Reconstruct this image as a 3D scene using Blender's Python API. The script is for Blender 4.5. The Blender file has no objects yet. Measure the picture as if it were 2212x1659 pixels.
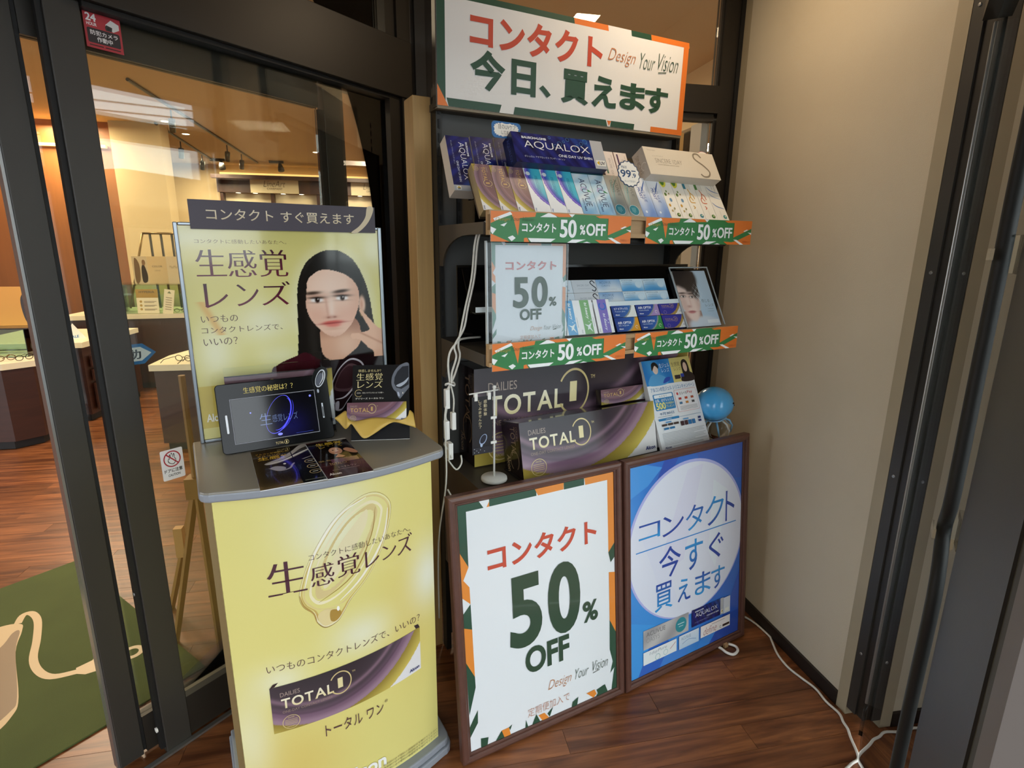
import bpy, bmesh, math, random
import numpy as np
from mathutils import Vector, Matrix, Euler
random.seed(7)
SC = bpy.context.scene
COL = SC.collection
rad = math.radians
# ---------------------------------------------------------------- camera
H = 1.5
cam_d = bpy.data.cameras.new('camera'); cam = bpy.data.objects.new('camera', cam_d); COL.objects.link(cam)
SC.camera = cam
cam_d.sensor_width = 36.0; cam_d.lens = 1197.3 / 2212 * 36.0
cam_d.clip_start = 0.02; cam_d.clip_end = 300
_p, _r, _y = rad(13.613), rad(0.5396), rad(-11.451)
_A = np.array([[1, 0, 0], [0, -math.sin(_p), -math.cos(_p)], [0, math.cos(_p), -math.sin(_p)]])
_R = np.array([[math.cos(_r), -math.sin(_r), 0], [math.sin(_r), math.cos(_r), 0], [0, 0, 1]])
_Z = np.array([[math.cos(_y), math.sin(_y), 0], [-math.sin(_y), math.cos(_y), 0], [0, 0, 1]])
_M = _R @ _A @ _Z
cam.matrix_world = Matrix(((_M[0][0], -_M[1][0], -_M[2][0], 0), (_M[0][1], -_M[1][1], -_M[2][1], 0),
                           (_M[0][2], -_M[1][2], -_M[2][2], H), (0, 0, 0, 1)))
# ---------------------------------------------------------------- sky, exposure, large lights
w = bpy.data.worlds.new('overcast_sky'); SC.world = w; w.use_nodes = True
bg = w.node_tree.nodes['Background']; bg.inputs[0].default_value = (0.88, 0.95, 1.0, 1); bg.inputs[1].default_value = 4.2
vs = SC.view_settings
vs.view_transform = 'Standard'; vs.look = 'None'; vs.gamma = 1.0; vs.use_curve_mapping = False
vs.exposure = 0.0
SC.cycles.max_bounces = 9; SC.cycles.transparent_max_bounces = 24; SC.cycles.use_denoising = True
def area(name, loc, rot, sx, sy, power, col):
    l = bpy.data.lights.new(name, 'AREA'); l.shape = 'RECTANGLE'; l.size = sx; l.size_y = sy; l.energy = power; l.color = col
    o = bpy.data.objects.new(name, l); COL.objects.link(o); o.location = loc; o.rotation_euler = rot
    return o
WARM = (1.0, 0.80, 0.56)
# the shop's own ceiling lighting (tracks and downlights), one broad lamp per bay
for i, (x, y, p) in enumerate(((-2.6, 4.6, 60), (-1.4, 7.0, 70), (-3.6, 7.2, 60), (-0.6, 9.6, 60), (-2.9, 9.9, 60), (1.2, 5.5, 45), (-1.3, 3.2, 30))):
    area('shop_downlight', (x, y, 2.80), (0, 0, 0), 0.5, 0.5, p, WARM)
area('vestibule_warm_fill', (0.95, 1.72, 2.612), (0, 0, 0), 0.12, 0.12, 5.5, (1.0, 0.76, 0.50))  # warm fill lamp added out of view to tint the right wall
# ---------------------------------------------------------------- helpers
def lin(c):
    if isinstance(c, str):
        c = c.lstrip('#'); c = [int(c[i:i + 2], 16) / 255 for i in (0, 2, 4)]
        return tuple(x / 12.92 if x <= 0.04045 else ((x + 0.055) / 1.055) ** 2.4 for x in c)
    return tuple(c)
_mats = {}
def mat(name, col=(0.5, 0.5, 0.5), rough=0.5, metal=0.0, bump=0.0, bscale=200, var=0.0, vscale=5, vstretch=(1, 1, 1), coat=0, trans=0, emit=0, spec=0.5):
    if name in _mats: return _mats[name]
    m = bpy.data.materials.new(name); m.use_nodes = True; nt = m.node_tree; b = nt.nodes['Principled BSDF']
    c = lin(col); b.inputs['Base Color'].default_value = (*c, 1); b.inputs['Roughness'].default_value = rough
    b.inputs['Metallic'].default_value = metal; b.inputs['Specular IOR Level'].default_value = spec
    if coat: b.inputs['Coat Weight'].default_value = coat; b.inputs['Coat Roughness'].default_value = 0.08
    if trans: b.inputs['Transmission Weight'].default_value = trans
    if emit: b.inputs['Emission Color'].default_value = (*c, 1); b.inputs['Emission Strength'].default_value = emit
    if bump or var:
        tc = nt.nodes.new('ShaderNodeTexCoord'); mp = nt.nodes.new('ShaderNodeMapping'); mp.inputs['Scale'].default_value = vstretch
        nt.links.new(tc.outputs['Object'], mp.inputs[0])
        if bump:
            n = nt.nodes.new('ShaderNodeTexNoise'); n.inputs['Scale'].default_value = bscale; n.inputs['Detail'].default_value = 3
            nt.links.new(mp.outputs[0], n.inputs['Vector'])
            bp = nt.nodes.new('ShaderNodeBump'); bp.inputs['Strength'].default_value = bump; bp.inputs['Distance'].default_value = 0.002
            nt.links.new(n.outputs[0], bp.inputs['Height']); nt.links.new(bp.outputs[0], b.inputs['Normal'])
        if var:
            n = nt.nodes.new('ShaderNodeTexNoise'); n.inputs['Scale'].default_value = vscale; n.inputs['Detail'].default_value = 5
            nt.links.new(mp.outputs[0], n.inputs['Vector'])
            mr = nt.nodes.new('ShaderNodeMapRange'); mr.inputs[1].default_value = 0.3; mr.inputs[2].default_value = 0.7
            mr.inputs[3].default_value = 1 - var; mr.inputs[4].default_value = 1 + var
            nt.links.new(n.outputs[0], mr.inputs[0])
            mx = nt.nodes.new('ShaderNodeMix'); mx.data_type = 'RGBA'; mx.blend_type = 'MULTIPLY'; mx.inputs[0].default_value = 1
            mx.inputs[6].default_value = (*c, 1); nt.links.new(mr.outputs[0], mx.inputs[7]); nt.links.new(mx.outputs[2], b.inputs['Base Color'])
    _mats[name] = m; return m
def print_mat(name, rough=0.4, coat=0.0, emit=0.0, spec=0.5):
    """ink on paper or card: the colour is the print itself"""
    if name in _mats: return _mats[name]
    m = bpy.data.materials.new(name); m.use_nodes = True; nt = m.node_tree; b = nt.nodes['Principled BSDF']
    a = nt.nodes.new('ShaderNodeVertexColor'); a.layer_name = 'Col'
    nt.links.new(a.outputs[0], b.inputs['Base Color']); b.inputs['Roughness'].default_value = rough; b.inputs['Specular IOR Level'].default_value = spec
    if coat: b.inputs['Coat Weight'].default_value = coat; b.inputs['Coat Roughness'].default_value = 0.05
    if emit: nt.links.new(a.outputs[0], b.inputs['Emission Color']); b.inputs['Emission Strength'].default_value = emit
    _mats[name] = m; return m
def glass_mat(name, tint=(1, 1, 1), ior=1.5, rough=0.0, gain=1.0):
    """thin clear sheet: Fresnel reflection over plain transparency"""
    if name in _mats: return _mats[name]
    m = bpy.data.materials.new(name); m.use_nodes = True; nt = m.node_tree; nt.nodes.clear()
    o = nt.nodes.new('ShaderNodeOutputMaterial'); mx = nt.nodes.new('ShaderNodeMixShader'); t = nt.nodes.new('ShaderNodeBsdfTransparent')
    g = nt.nodes.new('ShaderNodeBsdfGlossy'); f = nt.nodes.new('ShaderNodeFresnel'); f.inputs[0].default_value = ior
    g.inputs['Roughness'].default_value = rough; t.inputs[0].default_value = (*tint, 1)
    mu = nt.nodes.new('ShaderNodeMath'); mu.operation = 'MULTIPLY'; mu.inputs[1].default_value = gain; mu.use_clamp = True
    nt.links.new(f.outputs[0], mu.inputs[0]); nt.links.new(mu.outputs[0], mx.inputs[0]); nt.links.new(t.outputs[0], mx.inputs[1]); nt.links.new(g.outputs[0], mx.inputs[2])
    nt.links.new(mx.outputs[0], o.inputs[0]); _mats[name] = m; return m
class MB:
    """collects simple solids into one mesh"""
    def __init__(s): s.v = []; s.f = []
    def box(s, x0, y0, z0, x1, y1, z1):
        n = len(s.v); s.v += [(x0, y0, z0), (x1, y0, z0), (x1, y1, z0), (x0, y1, z0), (x0, y0, z1), (x1, y0, z1), (x1, y1, z1), (x0, y1, z1)]
        s.f += [tuple(n + i for i in q) for q in ((0, 3, 2, 1), (4, 5, 6, 7), (0, 1, 5, 4), (1, 2, 6, 5), (2, 3, 7, 6), (3, 0, 4, 7))]; return s
    def prism(s, pts, d0, d1, axis='z'):
        """outline pts (2-D) swept between d0 and d1 along an axis"""
        n = len(s.v); k = len(pts)
        def P(a, b, d): return (a, b, d) if axis == 'z' else ((a, d, b) if axis == 'y' else (d, a, b))
        s.v += [P(a, b, d0) for a, b in pts] + [P(a, b, d1) for a, b in pts]
        s.f += [tuple(n + i for i in reversed(range(k))), tuple(n + k + i for i in range(k))]
        s.f += [(n + i, n + (i + 1) % k, n + k + (i + 1) % k, n + k + i) for i in range(k)]; return s
    def tube(s, path, r, k=8, cap=True):
        path = [Vector(p) for p in path]; n0 = len(s.v); m = len(path)
        rr = r if isinstance(r, (list, tuple)) else [r] * m
        t0 = (path[1] - path[0]).normalized(); up = Vector((0, 0, 1)) if abs(t0.z) < 0.9 else Vector((1, 0, 0))
        a = t0.cross(up).normalized()
        for i, p in enumerate(path):
            t = (path[min(i + 1, m - 1)] - path[max(i - 1, 0)]).normalized()
            a = (a - t * a.dot(t)); a = a.normalized() if a.length > 1e-6 else t.orthogonal().normalized(); b = t.cross(a)
            for j in range(k):
                an = 2 * math.pi * j / k; s.v.append(tuple(p + (a * math.cos(an) + b * math.sin(an)) * rr[i]))
        for i in range(m - 1):
            for j in range(k):
                s.f.append((n0 + i * k + j, n0 + i * k + (j + 1) % k, n0 + (i + 1) * k + (j + 1) % k, n0 + (i + 1) * k + j))
        if cap: s.f += [tuple(n0 + j for j in reversed(range(k))), tuple(n0 + (m - 1) * k + j for j in range(k))]
        return s
    def lathe(s, prof, c=(0, 0, 0), k=24):
        n0 = len(s.v); m = len(prof)
        for r, z in prof:
            for j in range(k):
                an = 2 * math.pi * j / k; s.v.append((c[0] + r * math.cos(an), c[1] + r * math.sin(an), c[2] + z))
        for i in range(m - 1):
            for j in range(k): s.f.append((n0 + i * k + j, n0 + i * k + (j + 1) % k, n0 + (i + 1) * k + (j + 1) % k, n0 + (i + 1) * k + j))
        s.f += [tuple(n0 + j for j in reversed(range(k))), tuple(n0 + (m - 1) * k + j for j in range(k))]; return s
    def mesh(s, name):
        me = bpy.data.meshes.new(name); me.from_pydata(s.v, [], s.f); me.update(); return me
def part(name, mb, m, parent=None, smooth=False, bevel=0.0, loc=None, rot=None):
    me = mb.mesh(name) if isinstance(mb, MB) else mb
    o = bpy.data.objects.new(name, me); COL.objects.link(o)
    if m is not None and not me.materials: me.materials.append(m)
    if parent is not None: o.parent = parent
    if smooth:
        for p in me.polygons: p.use_smooth = True
    if bevel:
        b = o.modifiers.new('bevel', 'BEVEL'); b.width = bevel; b.segments = 2; b.limit_method = 'ANGLE'; b.angle_limit = rad(40)
    if loc: o.location = loc
    if rot: o.rotation_euler = rot
    return o
def tag(o, label, cat, group=None):
    o['label'] = label; o['category'] = cat
    if group: o['group'] = group
    return o
def thing(name, label, cat, loc=(0, 0, 0), rot=(0, 0, 0), group=None):
    o = bpy.data.objects.new(name, None); o.empty_display_size = 0.05; COL.objects.link(o)
    o.location = loc; o.rotation_euler = rot
    return tag(o, label, cat, group)
def struct(name, mb, m, parent=None, **k):
    o = part(name, mb, m, parent, **k); o['kind'] = 'structure'; return o
def dup(root, loc=None, rot=None, label=None, parent=None):
    r = root.copy(); COL.objects.link(r)
    if parent is not None: r.parent = parent
    if loc is not None: r.location = loc
    if rot is not None: r.rotation_euler = rot
    if label: r['label'] = label
    for ch in list(root.children): dup(ch, parent=r)
    return r
# ---------------------------------------------------------------- lettering and print
_tc = {}
def glyphs(s, res=3, shear=0.0):
    k = (s, res, shear)
    if k in _tc: return _tc[k]
    cu = bpy.data.curves.new('letters', 'FONT'); cu.body = s; cu.resolution_u = res; cu.shear = shear
    ob = bpy.data.objects.new('letters', cu); me = bpy.data.meshes.new_from_object(ob)
    V = np.array([v.co[:2] for v in me.vertices]).reshape(-1, 2); F = [tuple(p.vertices) for p in me.polygons]
    cnt = {}
    for f in F:
        for a, b in zip(f, f[1:] + f[:1]): cnt[(a, b)] = 1
    N = np.zeros_like(V); 
    for (a, b) in cnt:
        if (b, a) in cnt: continue
        d = V[b] - V[a]; l = np.hypot(*d)
        if l < 1e-9: continue
        n = np.array([d[1], -d[0]]) / l; N[a] += n; N[b] += n
    L2 = (N ** 2).sum(1, keepdims=True); N = np.where(L2 > 0.25, 2 * N / np.maximum(L2, 0.25), N); Ln = np.sqrt((N ** 2).sum(1, keepdims=True)); N = N * np.minimum(1.0, 1.4 / np.maximum(Ln, 1e-6))
    bpy.data.objects.remove(ob); bpy.data.curves.remove(cu); bpy.data.meshes.remove(me)
    _tc[k] = (V, F, N); return _tc[k]
STEP = 0.00007
def smooth_poly(pts, n=6, closed=True):
    """Catmull-Rom through the points"""
    out = []; k = len(pts)
    for i in range(k if closed else k - 1):
        g = lambda j: np.array(pts[j % k] if closed else pts[max(0, min(k - 1, j))], float)
        p0, p1, p2, p3 = g(i - 1), g(i), g(i + 1), g(i + 2)
        for j in range(n):
            t = j / n; out.append(tuple(0.5 * (2 * p1 + (p2 - p0) * t + (2 * p0 - 5 * p1 + 4 * p2 - p3) * t * t + (3 * p1 - p0 - 3 * p2 + p3) * t ** 3)))
    if not closed: out.append(tuple(pts[-1]))
    return out
class Pr:
    """a flat print: coloured shapes laid over each other on a sheet of size w x h"""
    def __init__(s, w=1.0, h=1.0): s.v = []; s.f = []; s.c = []; s.L = 0; s.w = w; s.h = h; s.sx = 1.0; s.sy = 1.0; s.ox = 0; s.oy = 0
    def unit(s): s.sx = s.w; s.sy = s.h; return s          # coordinates from 0 to 1
    def _put(s, pts, faces, cols, layer=None):
        if layer is None: s.L += 1; layer = s.L
        n = len(s.v); s.v += [(s.ox + p[0] * s.sx, s.oy + p[1] * s.sy, layer * STEP) for p in pts]; s.c += cols
        s.f += [tuple(n + i for i in f) for f in faces]
    def poly(s, pts, col, layer=None):
        k = len(pts); a = sum(pts[i][0] * pts[(i + 1) % k][1] - pts[(i + 1) % k][0] * pts[i][1] for i in range(k))
        if a < 0: pts = list(reversed(pts))
        from mathutils.geometry import tessellate_polygon
        tr = [tuple(t) for t in tessellate_polygon([[Vector((p[0], p[1], 0)) for p in pts]])] if k > 4 else [tuple(range(k))]
        tr2 = []
        for t in tr:
            if len(t) == 3:
                A, B, Cc = (pts[i] for i in t)
                if (B[0] - A[0]) * (Cc[1] - A[1]) - (Cc[0] - A[0]) * (B[1] - A[1]) < 0: t = t[::-1]
            tr2.append(t)
        s._put(pts, tr2, [lin(col)] * k, layer); return s
    def rect(s, x0, y0, x1, y1, col, layer=None): return s.poly([(x0, y0), (x1, y0), (x1, y1), (x0, y1)], col, layer)
    def rrect(s, x0, y0, x1, y1, r, col, layer=None):
        p = []
        ry = r * s.sx / s.sy
        for cx, cy, a in ((x1 - r, y1 - ry, 0), (x0 + r, y1 - ry, 90), (x0 + r, y0 + ry, 180), (x1 - r, y0 + ry, 270)):
            p += [(cx + r * math.cos(rad(a + 18 * i)), cy + ry * math.sin(rad(a + 18 * i))) for i in range(6)]
        return s.poly(p, col, layer)
    def ell(s, cx, cy, rx, ry, col, rot=0, n=28, layer=None):
        c, si = math.cos(rad(rot)), math.sin(rad(rot)); p = []
        for i in range(n):
            a = 2 * math.pi * i / n; x, y = rx * math.cos(a), ry * math.sin(a); p.append((cx + x * c - y * si, cy + x * si + y * c))
        return s.poly(p, col, layer)
    def ring(s, cx, cy, r, t, col, a0=0, a1=360, n=40, ry=None, rot=0):
        ry = ry or r * s.sx / s.sy; q = []; k = ry / r; f = []; co = math.cos(rad(rot)); si = math.sin(rad(rot))
        for i in range(n + 1):
            a = rad(a0 + (a1 - a0) * i / n)
            for rr in (r - t / 2, r + t / 2):
                x, y = rr * math.cos(a), rr * k * math.sin(a); q.append((cx + x * co - y * si, cy + x * si + y * co))
        f = [(2 * i, 2 * i + 1, 2 * i + 3, 2 * i + 2) for i in range(n)]
        s._put(q, f, [lin(col)] * len(q)); return s
    def stroke(s, pts, t, col, n=5, closed=False, taper=False):
        P = smooth_poly(pts, n, closed) if n > 1 else [tuple(map(float, p)) for p in pts]; m = len(P); q = []
        for i, p in enumerate(P):
            a = P[max(i - 1, 0)]; b = P[min(i + 1, m - 1)]; dx, dy = (b[0] - a[0]) * s.sx, (b[1] - a[1]) * s.sy; l = math.hypot(dx, dy) or 1
            k = t / 2 * (math.sin(math.pi * (0.08 + 0.84 * i / (m - 1))) if taper else 1)
            q += [(p[0] + dy / l * k / s.sx, p[1] - dx / l * k / s.sy), (p[0] - dy / l * k / s.sx, p[1] + dx / l * k / s.sy)]
        s._put(q, [(2 * i, 2 * i + 2, 2 * i + 3, 2 * i + 1) for i in range(m - 1)], [lin(col)] * len(q)); return s
    def grid(s, x0, y0, x1, y1, nx, ny, fn, layer=None):
        X, Y = np.meshgrid(np.linspace(x0, x1, nx + 1), np.linspace(y0, y1, ny + 1)); c = fn(X, Y)
        c = np.nan_to_num(np.clip(c, 0, 1)).reshape(-1, 3); c = np.where(c <= 0.04045, c / 12.92, ((c + 0.055) / 1.055) ** 2.4)
        f = [(j * (nx + 1) + i, j * (nx + 1) + i + 1, (j + 1) * (nx + 1) + i + 1, (j + 1) * (nx + 1) + i) for j in range(ny) for i in range(nx)]
        s._put(list(zip(X.ravel(), Y.ravel())), f, [tuple(q) for q in c], layer); return s
    def text(s, t, x0, y0, x1, y1, col, bold=0.0, by=None, rot=0, res=3, shear=0.0, keep=False, col2=None):
        """lettering fitted to the box x0..x1, y0..y1; rot turns it about the box corner x0,y0; bold thickens strokes"""
        V, F, N = glyphs(t, res, shear); by = bold if by is None else by
        if len(V) == 0: return s
        bold, by = max(bold, -.014), max(by, -.014); P = V + N * np.array([bold, by]); lo, hi = V.min(0) - np.array([bold, by]), V.max(0) + np.array([bold, by])
        Q = (P - lo) / np.maximum(hi - lo, 1e-6)
        if rot == 0: pts = [(x0 + q[0] * (x1 - x0), y0 + q[1] * (y1 - y0)) for q in Q]
        elif rot == -90: pts = [(x0 + q[1] * (x1 - x0), y1 - q[0] * (y1 - y0)) for q in Q]
        elif rot == 90: pts = [(x1 - q[1] * (x1 - x0), y0 + q[0] * (y1 - y0)) for q in Q]
        if col2:
            a, b = np.array(lin(col)), np.array(lin(col2)); cols = [tuple(b + (a - b) * q[1]) for q in Q]
        else: cols = [lin(col)] * len(pts)
        s._put(pts, F, cols); return s
    def merge(s, o, fn):
        """lay another print into this one, fn maps its x,y to this sheet"""
        base = s.L; n = len(s.v)
        for (x, y, z), c in zip(o.v, o.c):
            a, b = fn(x, y); s.v.append((a, b, z + base * STEP)); s.c.append(c)
        s.f += [tuple(n + i for i in f) for f in o.f]; s.L += o.L; return s
    def mesh(s, name, fn=None):
        """fn(x,y,d) places the print on its surface; d is the height above it"""
        fn = fn or (lambda x, y, d: (x, -0.0004 - d, y))
        me = bpy.data.meshes.new(name); me.from_pydata([fn(*p) for p in s.v], [], s.f); me.update()
        a = me.color_attributes.new('Col', 'FLOAT_COLOR', 'POINT')
        arr = np.ones((len(s.c), 4), np.float32); arr[:, :3] = np.array(s.c, np.float32); a.data.foreach_set('color', arr.ravel())
        return me
    def build(s, name, parent, m, fn=None): return part(name, s.mesh(name, fn), m, parent)
P_PAPER = print_mat('printed_paper', 0.42); P_GLOSS = print_mat('glossy_print', 0.12, coat=0.4); P_CARD = print_mat('printed_carton', 0.28)
# ---------------------------------------------------------------- local frames of the place
SA = 16.5; S0 = Vector((0.146, 1.337, 0)); SU = Vector((math.cos(rad(SA)), math.sin(rad(SA)), 0)); SV = Vector((-SU.y, SU.x, 0))
def S(u, v, z=0.0): return S0 + SU * u + SV * v + Vector((0, 0, z))          # beside and along the shelf unit
DA = 43.9; D0 = Vector((-0.743, 1.551, 0)); DU = Vector((math.cos(rad(DA)), math.sin(rad(DA)), 0)); DV = Vector((-DU.y, DU.x, 0))
def D(t, n, z=0.0): return D0 + DU * t + DV * n + Vector((0, 0, z))          # along and through the sliding door
def place(mb, fn):
    mb.v = [tuple(fn(*p)) for p in mb.v]; return mb
# ================================================================ SETTING
M_BRONZE = mat('bronze_aluminium', '#3b3833', 0.42, 0.25, bump=0.05, bscale=900)
M_BRONZE2 = mat('dark_bronze_aluminium', '#2b2620', 0.40, 0.2)
M_BLACK = mat('black_rubber', '#0c0b0a', 0.6)
M_SILVER = mat('brushed_silver', '#9a9a98', 0.3, 0.8)
M_WALL = mat('beige_wallpaper', '#c8bca4', 0.75, bump=0.35, bscale=420, var=0.03, vscale=3)
M_TRIM = mat('beige_painted_trim', '#a3967c', 0.55, var=0.04, vscale=8)
M_BASE = mat('dark_brown_baseboard', '#1d1511', 0.45)
M_CEIL = mat('vestibule_ceiling', '#b9ad98', 0.8)
M_SHOPCEIL = mat('shop_ceiling', '#c8ab7d', 0.85)
M_SHOPWALL = mat('shop_cream_wall', '#d6bd8f', 0.8)
M_WOODWALL = mat('shop_wood_panel', '#8a5526', 0.5, var=0.12, vscale=3, vstretch=(3, 3, 0.4))
M_DARKWOOD = mat('dark_walnut', '#3a1c10', 0.42, var=0.2, vscale=4, vstretch=(1, 1, 8))
M_WHITETOP = mat('cream_laminate', '#e8d8b4', 0.35)
M_LED = mat('warm_cove_light', '#ffc878', 0.5, emit=1.6)
M_LAMP = mat('lamp_glow', '#fff0d0', 0.5, emit=9)
M_GLASS = glass_mat('window_glass', (0.95, 0.97, 0.95), 1.5)
M_CLEAR = glass_mat('clear_acrylic', (0.97, 0.985, 0.98), 1.45)
M_CLEARG = glass_mat('greenish_glass', (0.80, 0.90, 0.82), 1.5)
def plank_mat(name, base, dark, slab=False):
    m = bpy.data.materials.new(name); m.use_nodes = True; nt = m.node_tree; b = nt.nodes['Principled BSDF']; N = nt.nodes.new; Lk = nt.links.new
    b.inputs['Roughness'].default_value = 0.33
    tc = N('ShaderNodeTexCoord'); oi = N('ShaderNodeObjectInfo'); mp = N('ShaderNodeMapping'); mp.inputs['Scale'].default_value = (1.1, 13, 1)
    ad = N('ShaderNodeVectorMath'); ad.operation = 'ADD'; sc = N('ShaderNodeVectorMath'); sc.operation = 'SCALE'; sc.inputs[3].default_value = 40
    cm = N('ShaderNodeCombineXYZ'); Lk(oi.outputs['Random'], cm.inputs[0]); Lk(oi.outputs['Random'], cm.inputs[1]); Lk(cm.outputs[0], sc.inputs[0])
    Lk(tc.outputs['Object'], ad.inputs[0]); Lk(sc.outputs[0], ad.inputs[1]); Lk(ad.outputs[0], mp.inputs[0])
    n1 = N('ShaderNodeTexNoise'); n1.inputs['Scale'].default_value = 2.2; n1.inputs['Detail'].default_value = 6; n1.inputs['Distortion'].default_value = 0.8; Lk(mp.outputs[0], n1.inputs['Vector'])
    n2 = N('ShaderNodeTexNoise'); n2.inputs['Scale'].default_value = 9; n2.inputs['Detail'].default_value = 5; Lk(mp.outputs[0], n2.inputs['Vector'])
    cr = N('ShaderNodeValToRGB'); cr.color_ramp.elements[0].position = 0.32; cr.color_ramp.elements[1].position = 0.70
    cr.color_ramp.elements[0].color = (*lin(dark), 1); cr.color_ramp.elements[1].color = (*lin(base), 1); Lk(n1.outputs[0], cr.inputs[0])
    mx = N('ShaderNodeMix'); mx.data_type = 'RGBA'; mx.blend_type = 'MULTIPLY'; mx.inputs[0].default_value = 1
    mr = N('ShaderNodeMapRange'); mr.inputs[1].default_value = 0.3; mr.inputs[2].default_value = 0.75; mr.inputs[3].default_value = 0.78; mr.inputs[4].default_value = 1.15
    Lk(n2.outputs[0], mr.inputs[0]); Lk(cr.outputs[0], mx.inputs[6]); Lk(mr.outputs[0], mx.inputs[7])
    mx2 = N('ShaderNodeMix'); mx2.data_type = 'RGBA'; mx2.blend_type = 'MULTIPLY'; mx2.inputs[0].default_value = 1; Lk(mx.outputs[2], mx2.inputs[6])
    mr2 = N('ShaderNodeMapRange'); mr2.inputs[3].default_value = 0.72; mr2.inputs[4].default_value = 1.22
    if slab:
        br = N('ShaderNodeTexBrick'); br.inputs['Scale'].default_value = 1; br.inputs['Brick Width'].default_value = 0.9; br.inputs['Row Height'].default_value = 0.09
        br.inputs['Mortar Size'].default_value = 0.001; br.inputs['Color1'].default_value = (0, 0, 0, 1); br.inputs['Color2'].default_value = (1, 1, 1, 1); Lk(tc.outputs['Object'], br.inputs['Vector']); Lk(br.outputs[0], mr2.inputs[0])
    else: Lk(oi.outputs['Random'], mr2.inputs[0])
    Lk(mr2.outputs[0], mx2.inputs[7]); Lk(mx2.outputs[2], b.inputs['Base Color'])
    bp = N('ShaderNodeBump'); bp.inputs['Strength'].default_value = 0.08; bp.inputs['Distance'].default_value = 0.001; Lk(n2.outputs[0], bp.inputs['Height']); Lk(bp.outputs[0], b.inputs['Normal'])
    return m
M_PLANK = plank_mat('walnut_floor_planks', '#9a6038', '#5a311b')
M_PLANKFAR = plank_mat('walnut_floor_far', '#9a6038', '#5a311b', slab=True)
floor = struct('floor', MB().box(-7, -0.2, -0.06, 3.2, 11.5, -0.004), M_PLANKFAR)
PW, PL = 0.092, 0.92
plank_me = MB().box(0, 0, -0.003, PL - 0.0012, PW - 0.0012, 0.0).mesh('plank'); plank_me.materials.append(M_PLANK)
for r in range(30):
    y = 0.86 + r * PW; x = -2.62 + ((r * 0.37) % 1.0) * PL - PL * 0.5
    while x < (1.56 if y < 2.2 else 0.2):
        if x + PL > -0.75 - (y - 0.8) * 0.95 - 0.3:
            o = bpy.data.objects.new('plank', plank_me); COL.objects.link(o); o.parent = floor
            if x + PL > 1.56: o.scale.x = max(0.05, (1.56 - x) / PL)
            o.location = (x, y, -0.001 - 0.0006 * random.random())
        x += PL
# right wall, its trim and baseboard
struct('wall_right', MB().box(1.417, 1.333, 0, 1.56, 2.255, 2.75), M_WALL)
struct('baseboard_right', MB().box(1.406, 1.333, 0, 1.4165, 2.255, 0.05), M_BASE)
struct('trim_1', MB().box(1.409, 1.292, 0, 1.5, 1.3325, 2.75), M_TRIM)
struct('trim_2', MB().box(1.4175, 2.2555, 0, 1.56, 2.31, 2.75), M_TRIM)
# outer entrance: jamb on the wall and the opened glass leaf, seen almost edge on
j = bpy.data.objects.new('door_3', None); COL.objects.link(j); j['kind'] = 'structure'
part('jamb_profile', MB().box(1.410, 1.258, 0.03, 1.50, 1.2915, 2.6), M_BRONZE, j)
part('jamb_channel', MB().box(1.416, 1.222, 0.03, 1.52, 1.2575, 2.6), M_BRONZE2, j)
for z in (2.09, 1.45, 0.86, 0.25):
    part('screw', MB().lathe([(0.0001, 0), (0.005, 0), (0.004, 0.0025), (0.0001, 0.003)], k=10), M_SILVER, j, rot=(0, rad(-90), 0), loc=(1.410, 1.274, z))
lf = bpy.data.objects.new('door_4', None); COL.objects.link(lf); lf['kind'] = 'structure'; lf.location = D0; lf.rotation_euler = (0, 0, rad(DA))
part('glass_pane', MB().box(0.19, -1.735, 0.02, 1.300, -1.727, 2.03), M_GLASS, lf)
part('glass_edge', MB().box(1.3005, -1.739, 0.12, 1.3135, -1.723, 2.03), M_SILVER, lf, bevel=0.002)
part('seal_strip', MB().box(1.3005, -1.740, 0.0, 1.322, -1.722, 0.118), glass_mat('clear_vinyl', (0.75, 0.78, 0.8), 1.4), lf)
part('stile', MB().box(-0.065, -1.750, 0.01, 0.183, -1.722, 2.03), M_BRONZE, lf)
part('stile_seal', MB().box(-0.101, -1.746, 0.01, -0.0655, -1.724, 2.03), mat('olive_seal', '#35301f', 0.6), lf)
part('stile_profile', MB().box(-0.14, -1.752, 0.01, -0.1015, -1.720, 2.03), mat('warm_grey_profile', '#6b625c', 0.5), lf)
struct('wall_added_blocker', MB().box(1.335, -1.98, 0, 1.42, -1.76, 2.75), M_WALL, None, loc=D0, rot=(0, 0, rad(DA)))  # added wing wall, sized to block the bright outside behind the glass leaf
# vestibule ceiling and the outer facade over and around the camera
struct('ceiling', MB().prism([(-2.6, -1.2), (1.7, -1.2), (1.7, 2.40), (0.06, 2.40), tuple(D(-2.4, 0.02)[:2])], 2.62, 2.70), M_CEIL)
fac = bpy.data.objects.new('wall_outer_facade', None); COL.objects.link(fac); fac['kind'] = 'structure'; fac.location = D0; fac.rotation_euler = (0, 0, rad(DA))
part('facade_header', MB().box(-2.3, -1.79, 2.035, 1.30, -1.70, 2.145), M_BRONZE2, fac)
part('facade_lintel', MB().box(-2.3, -1.79, 2.28, 1.33, -1.70, 2.75), M_CEIL, fac)
part('facade_jamb', MB().box(-2.45, -1.72, 0, -2.3, -1.58, 2.75), M_BRONZE2, fac)
part('sky_block_canopy', MB().box(-2.6, -3.1, 2.76, 2.2, -1.8, 2.9), M_CEIL, fac)  # unseen canopy, added to cut light from the high sky
struct('wall_left', MB().box(-2.55, -1.6, 0, -2.45, 0.1, 2.75), M_WALL, None, loc=D0, rot=(0, 0, rad(DA)))
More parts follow.
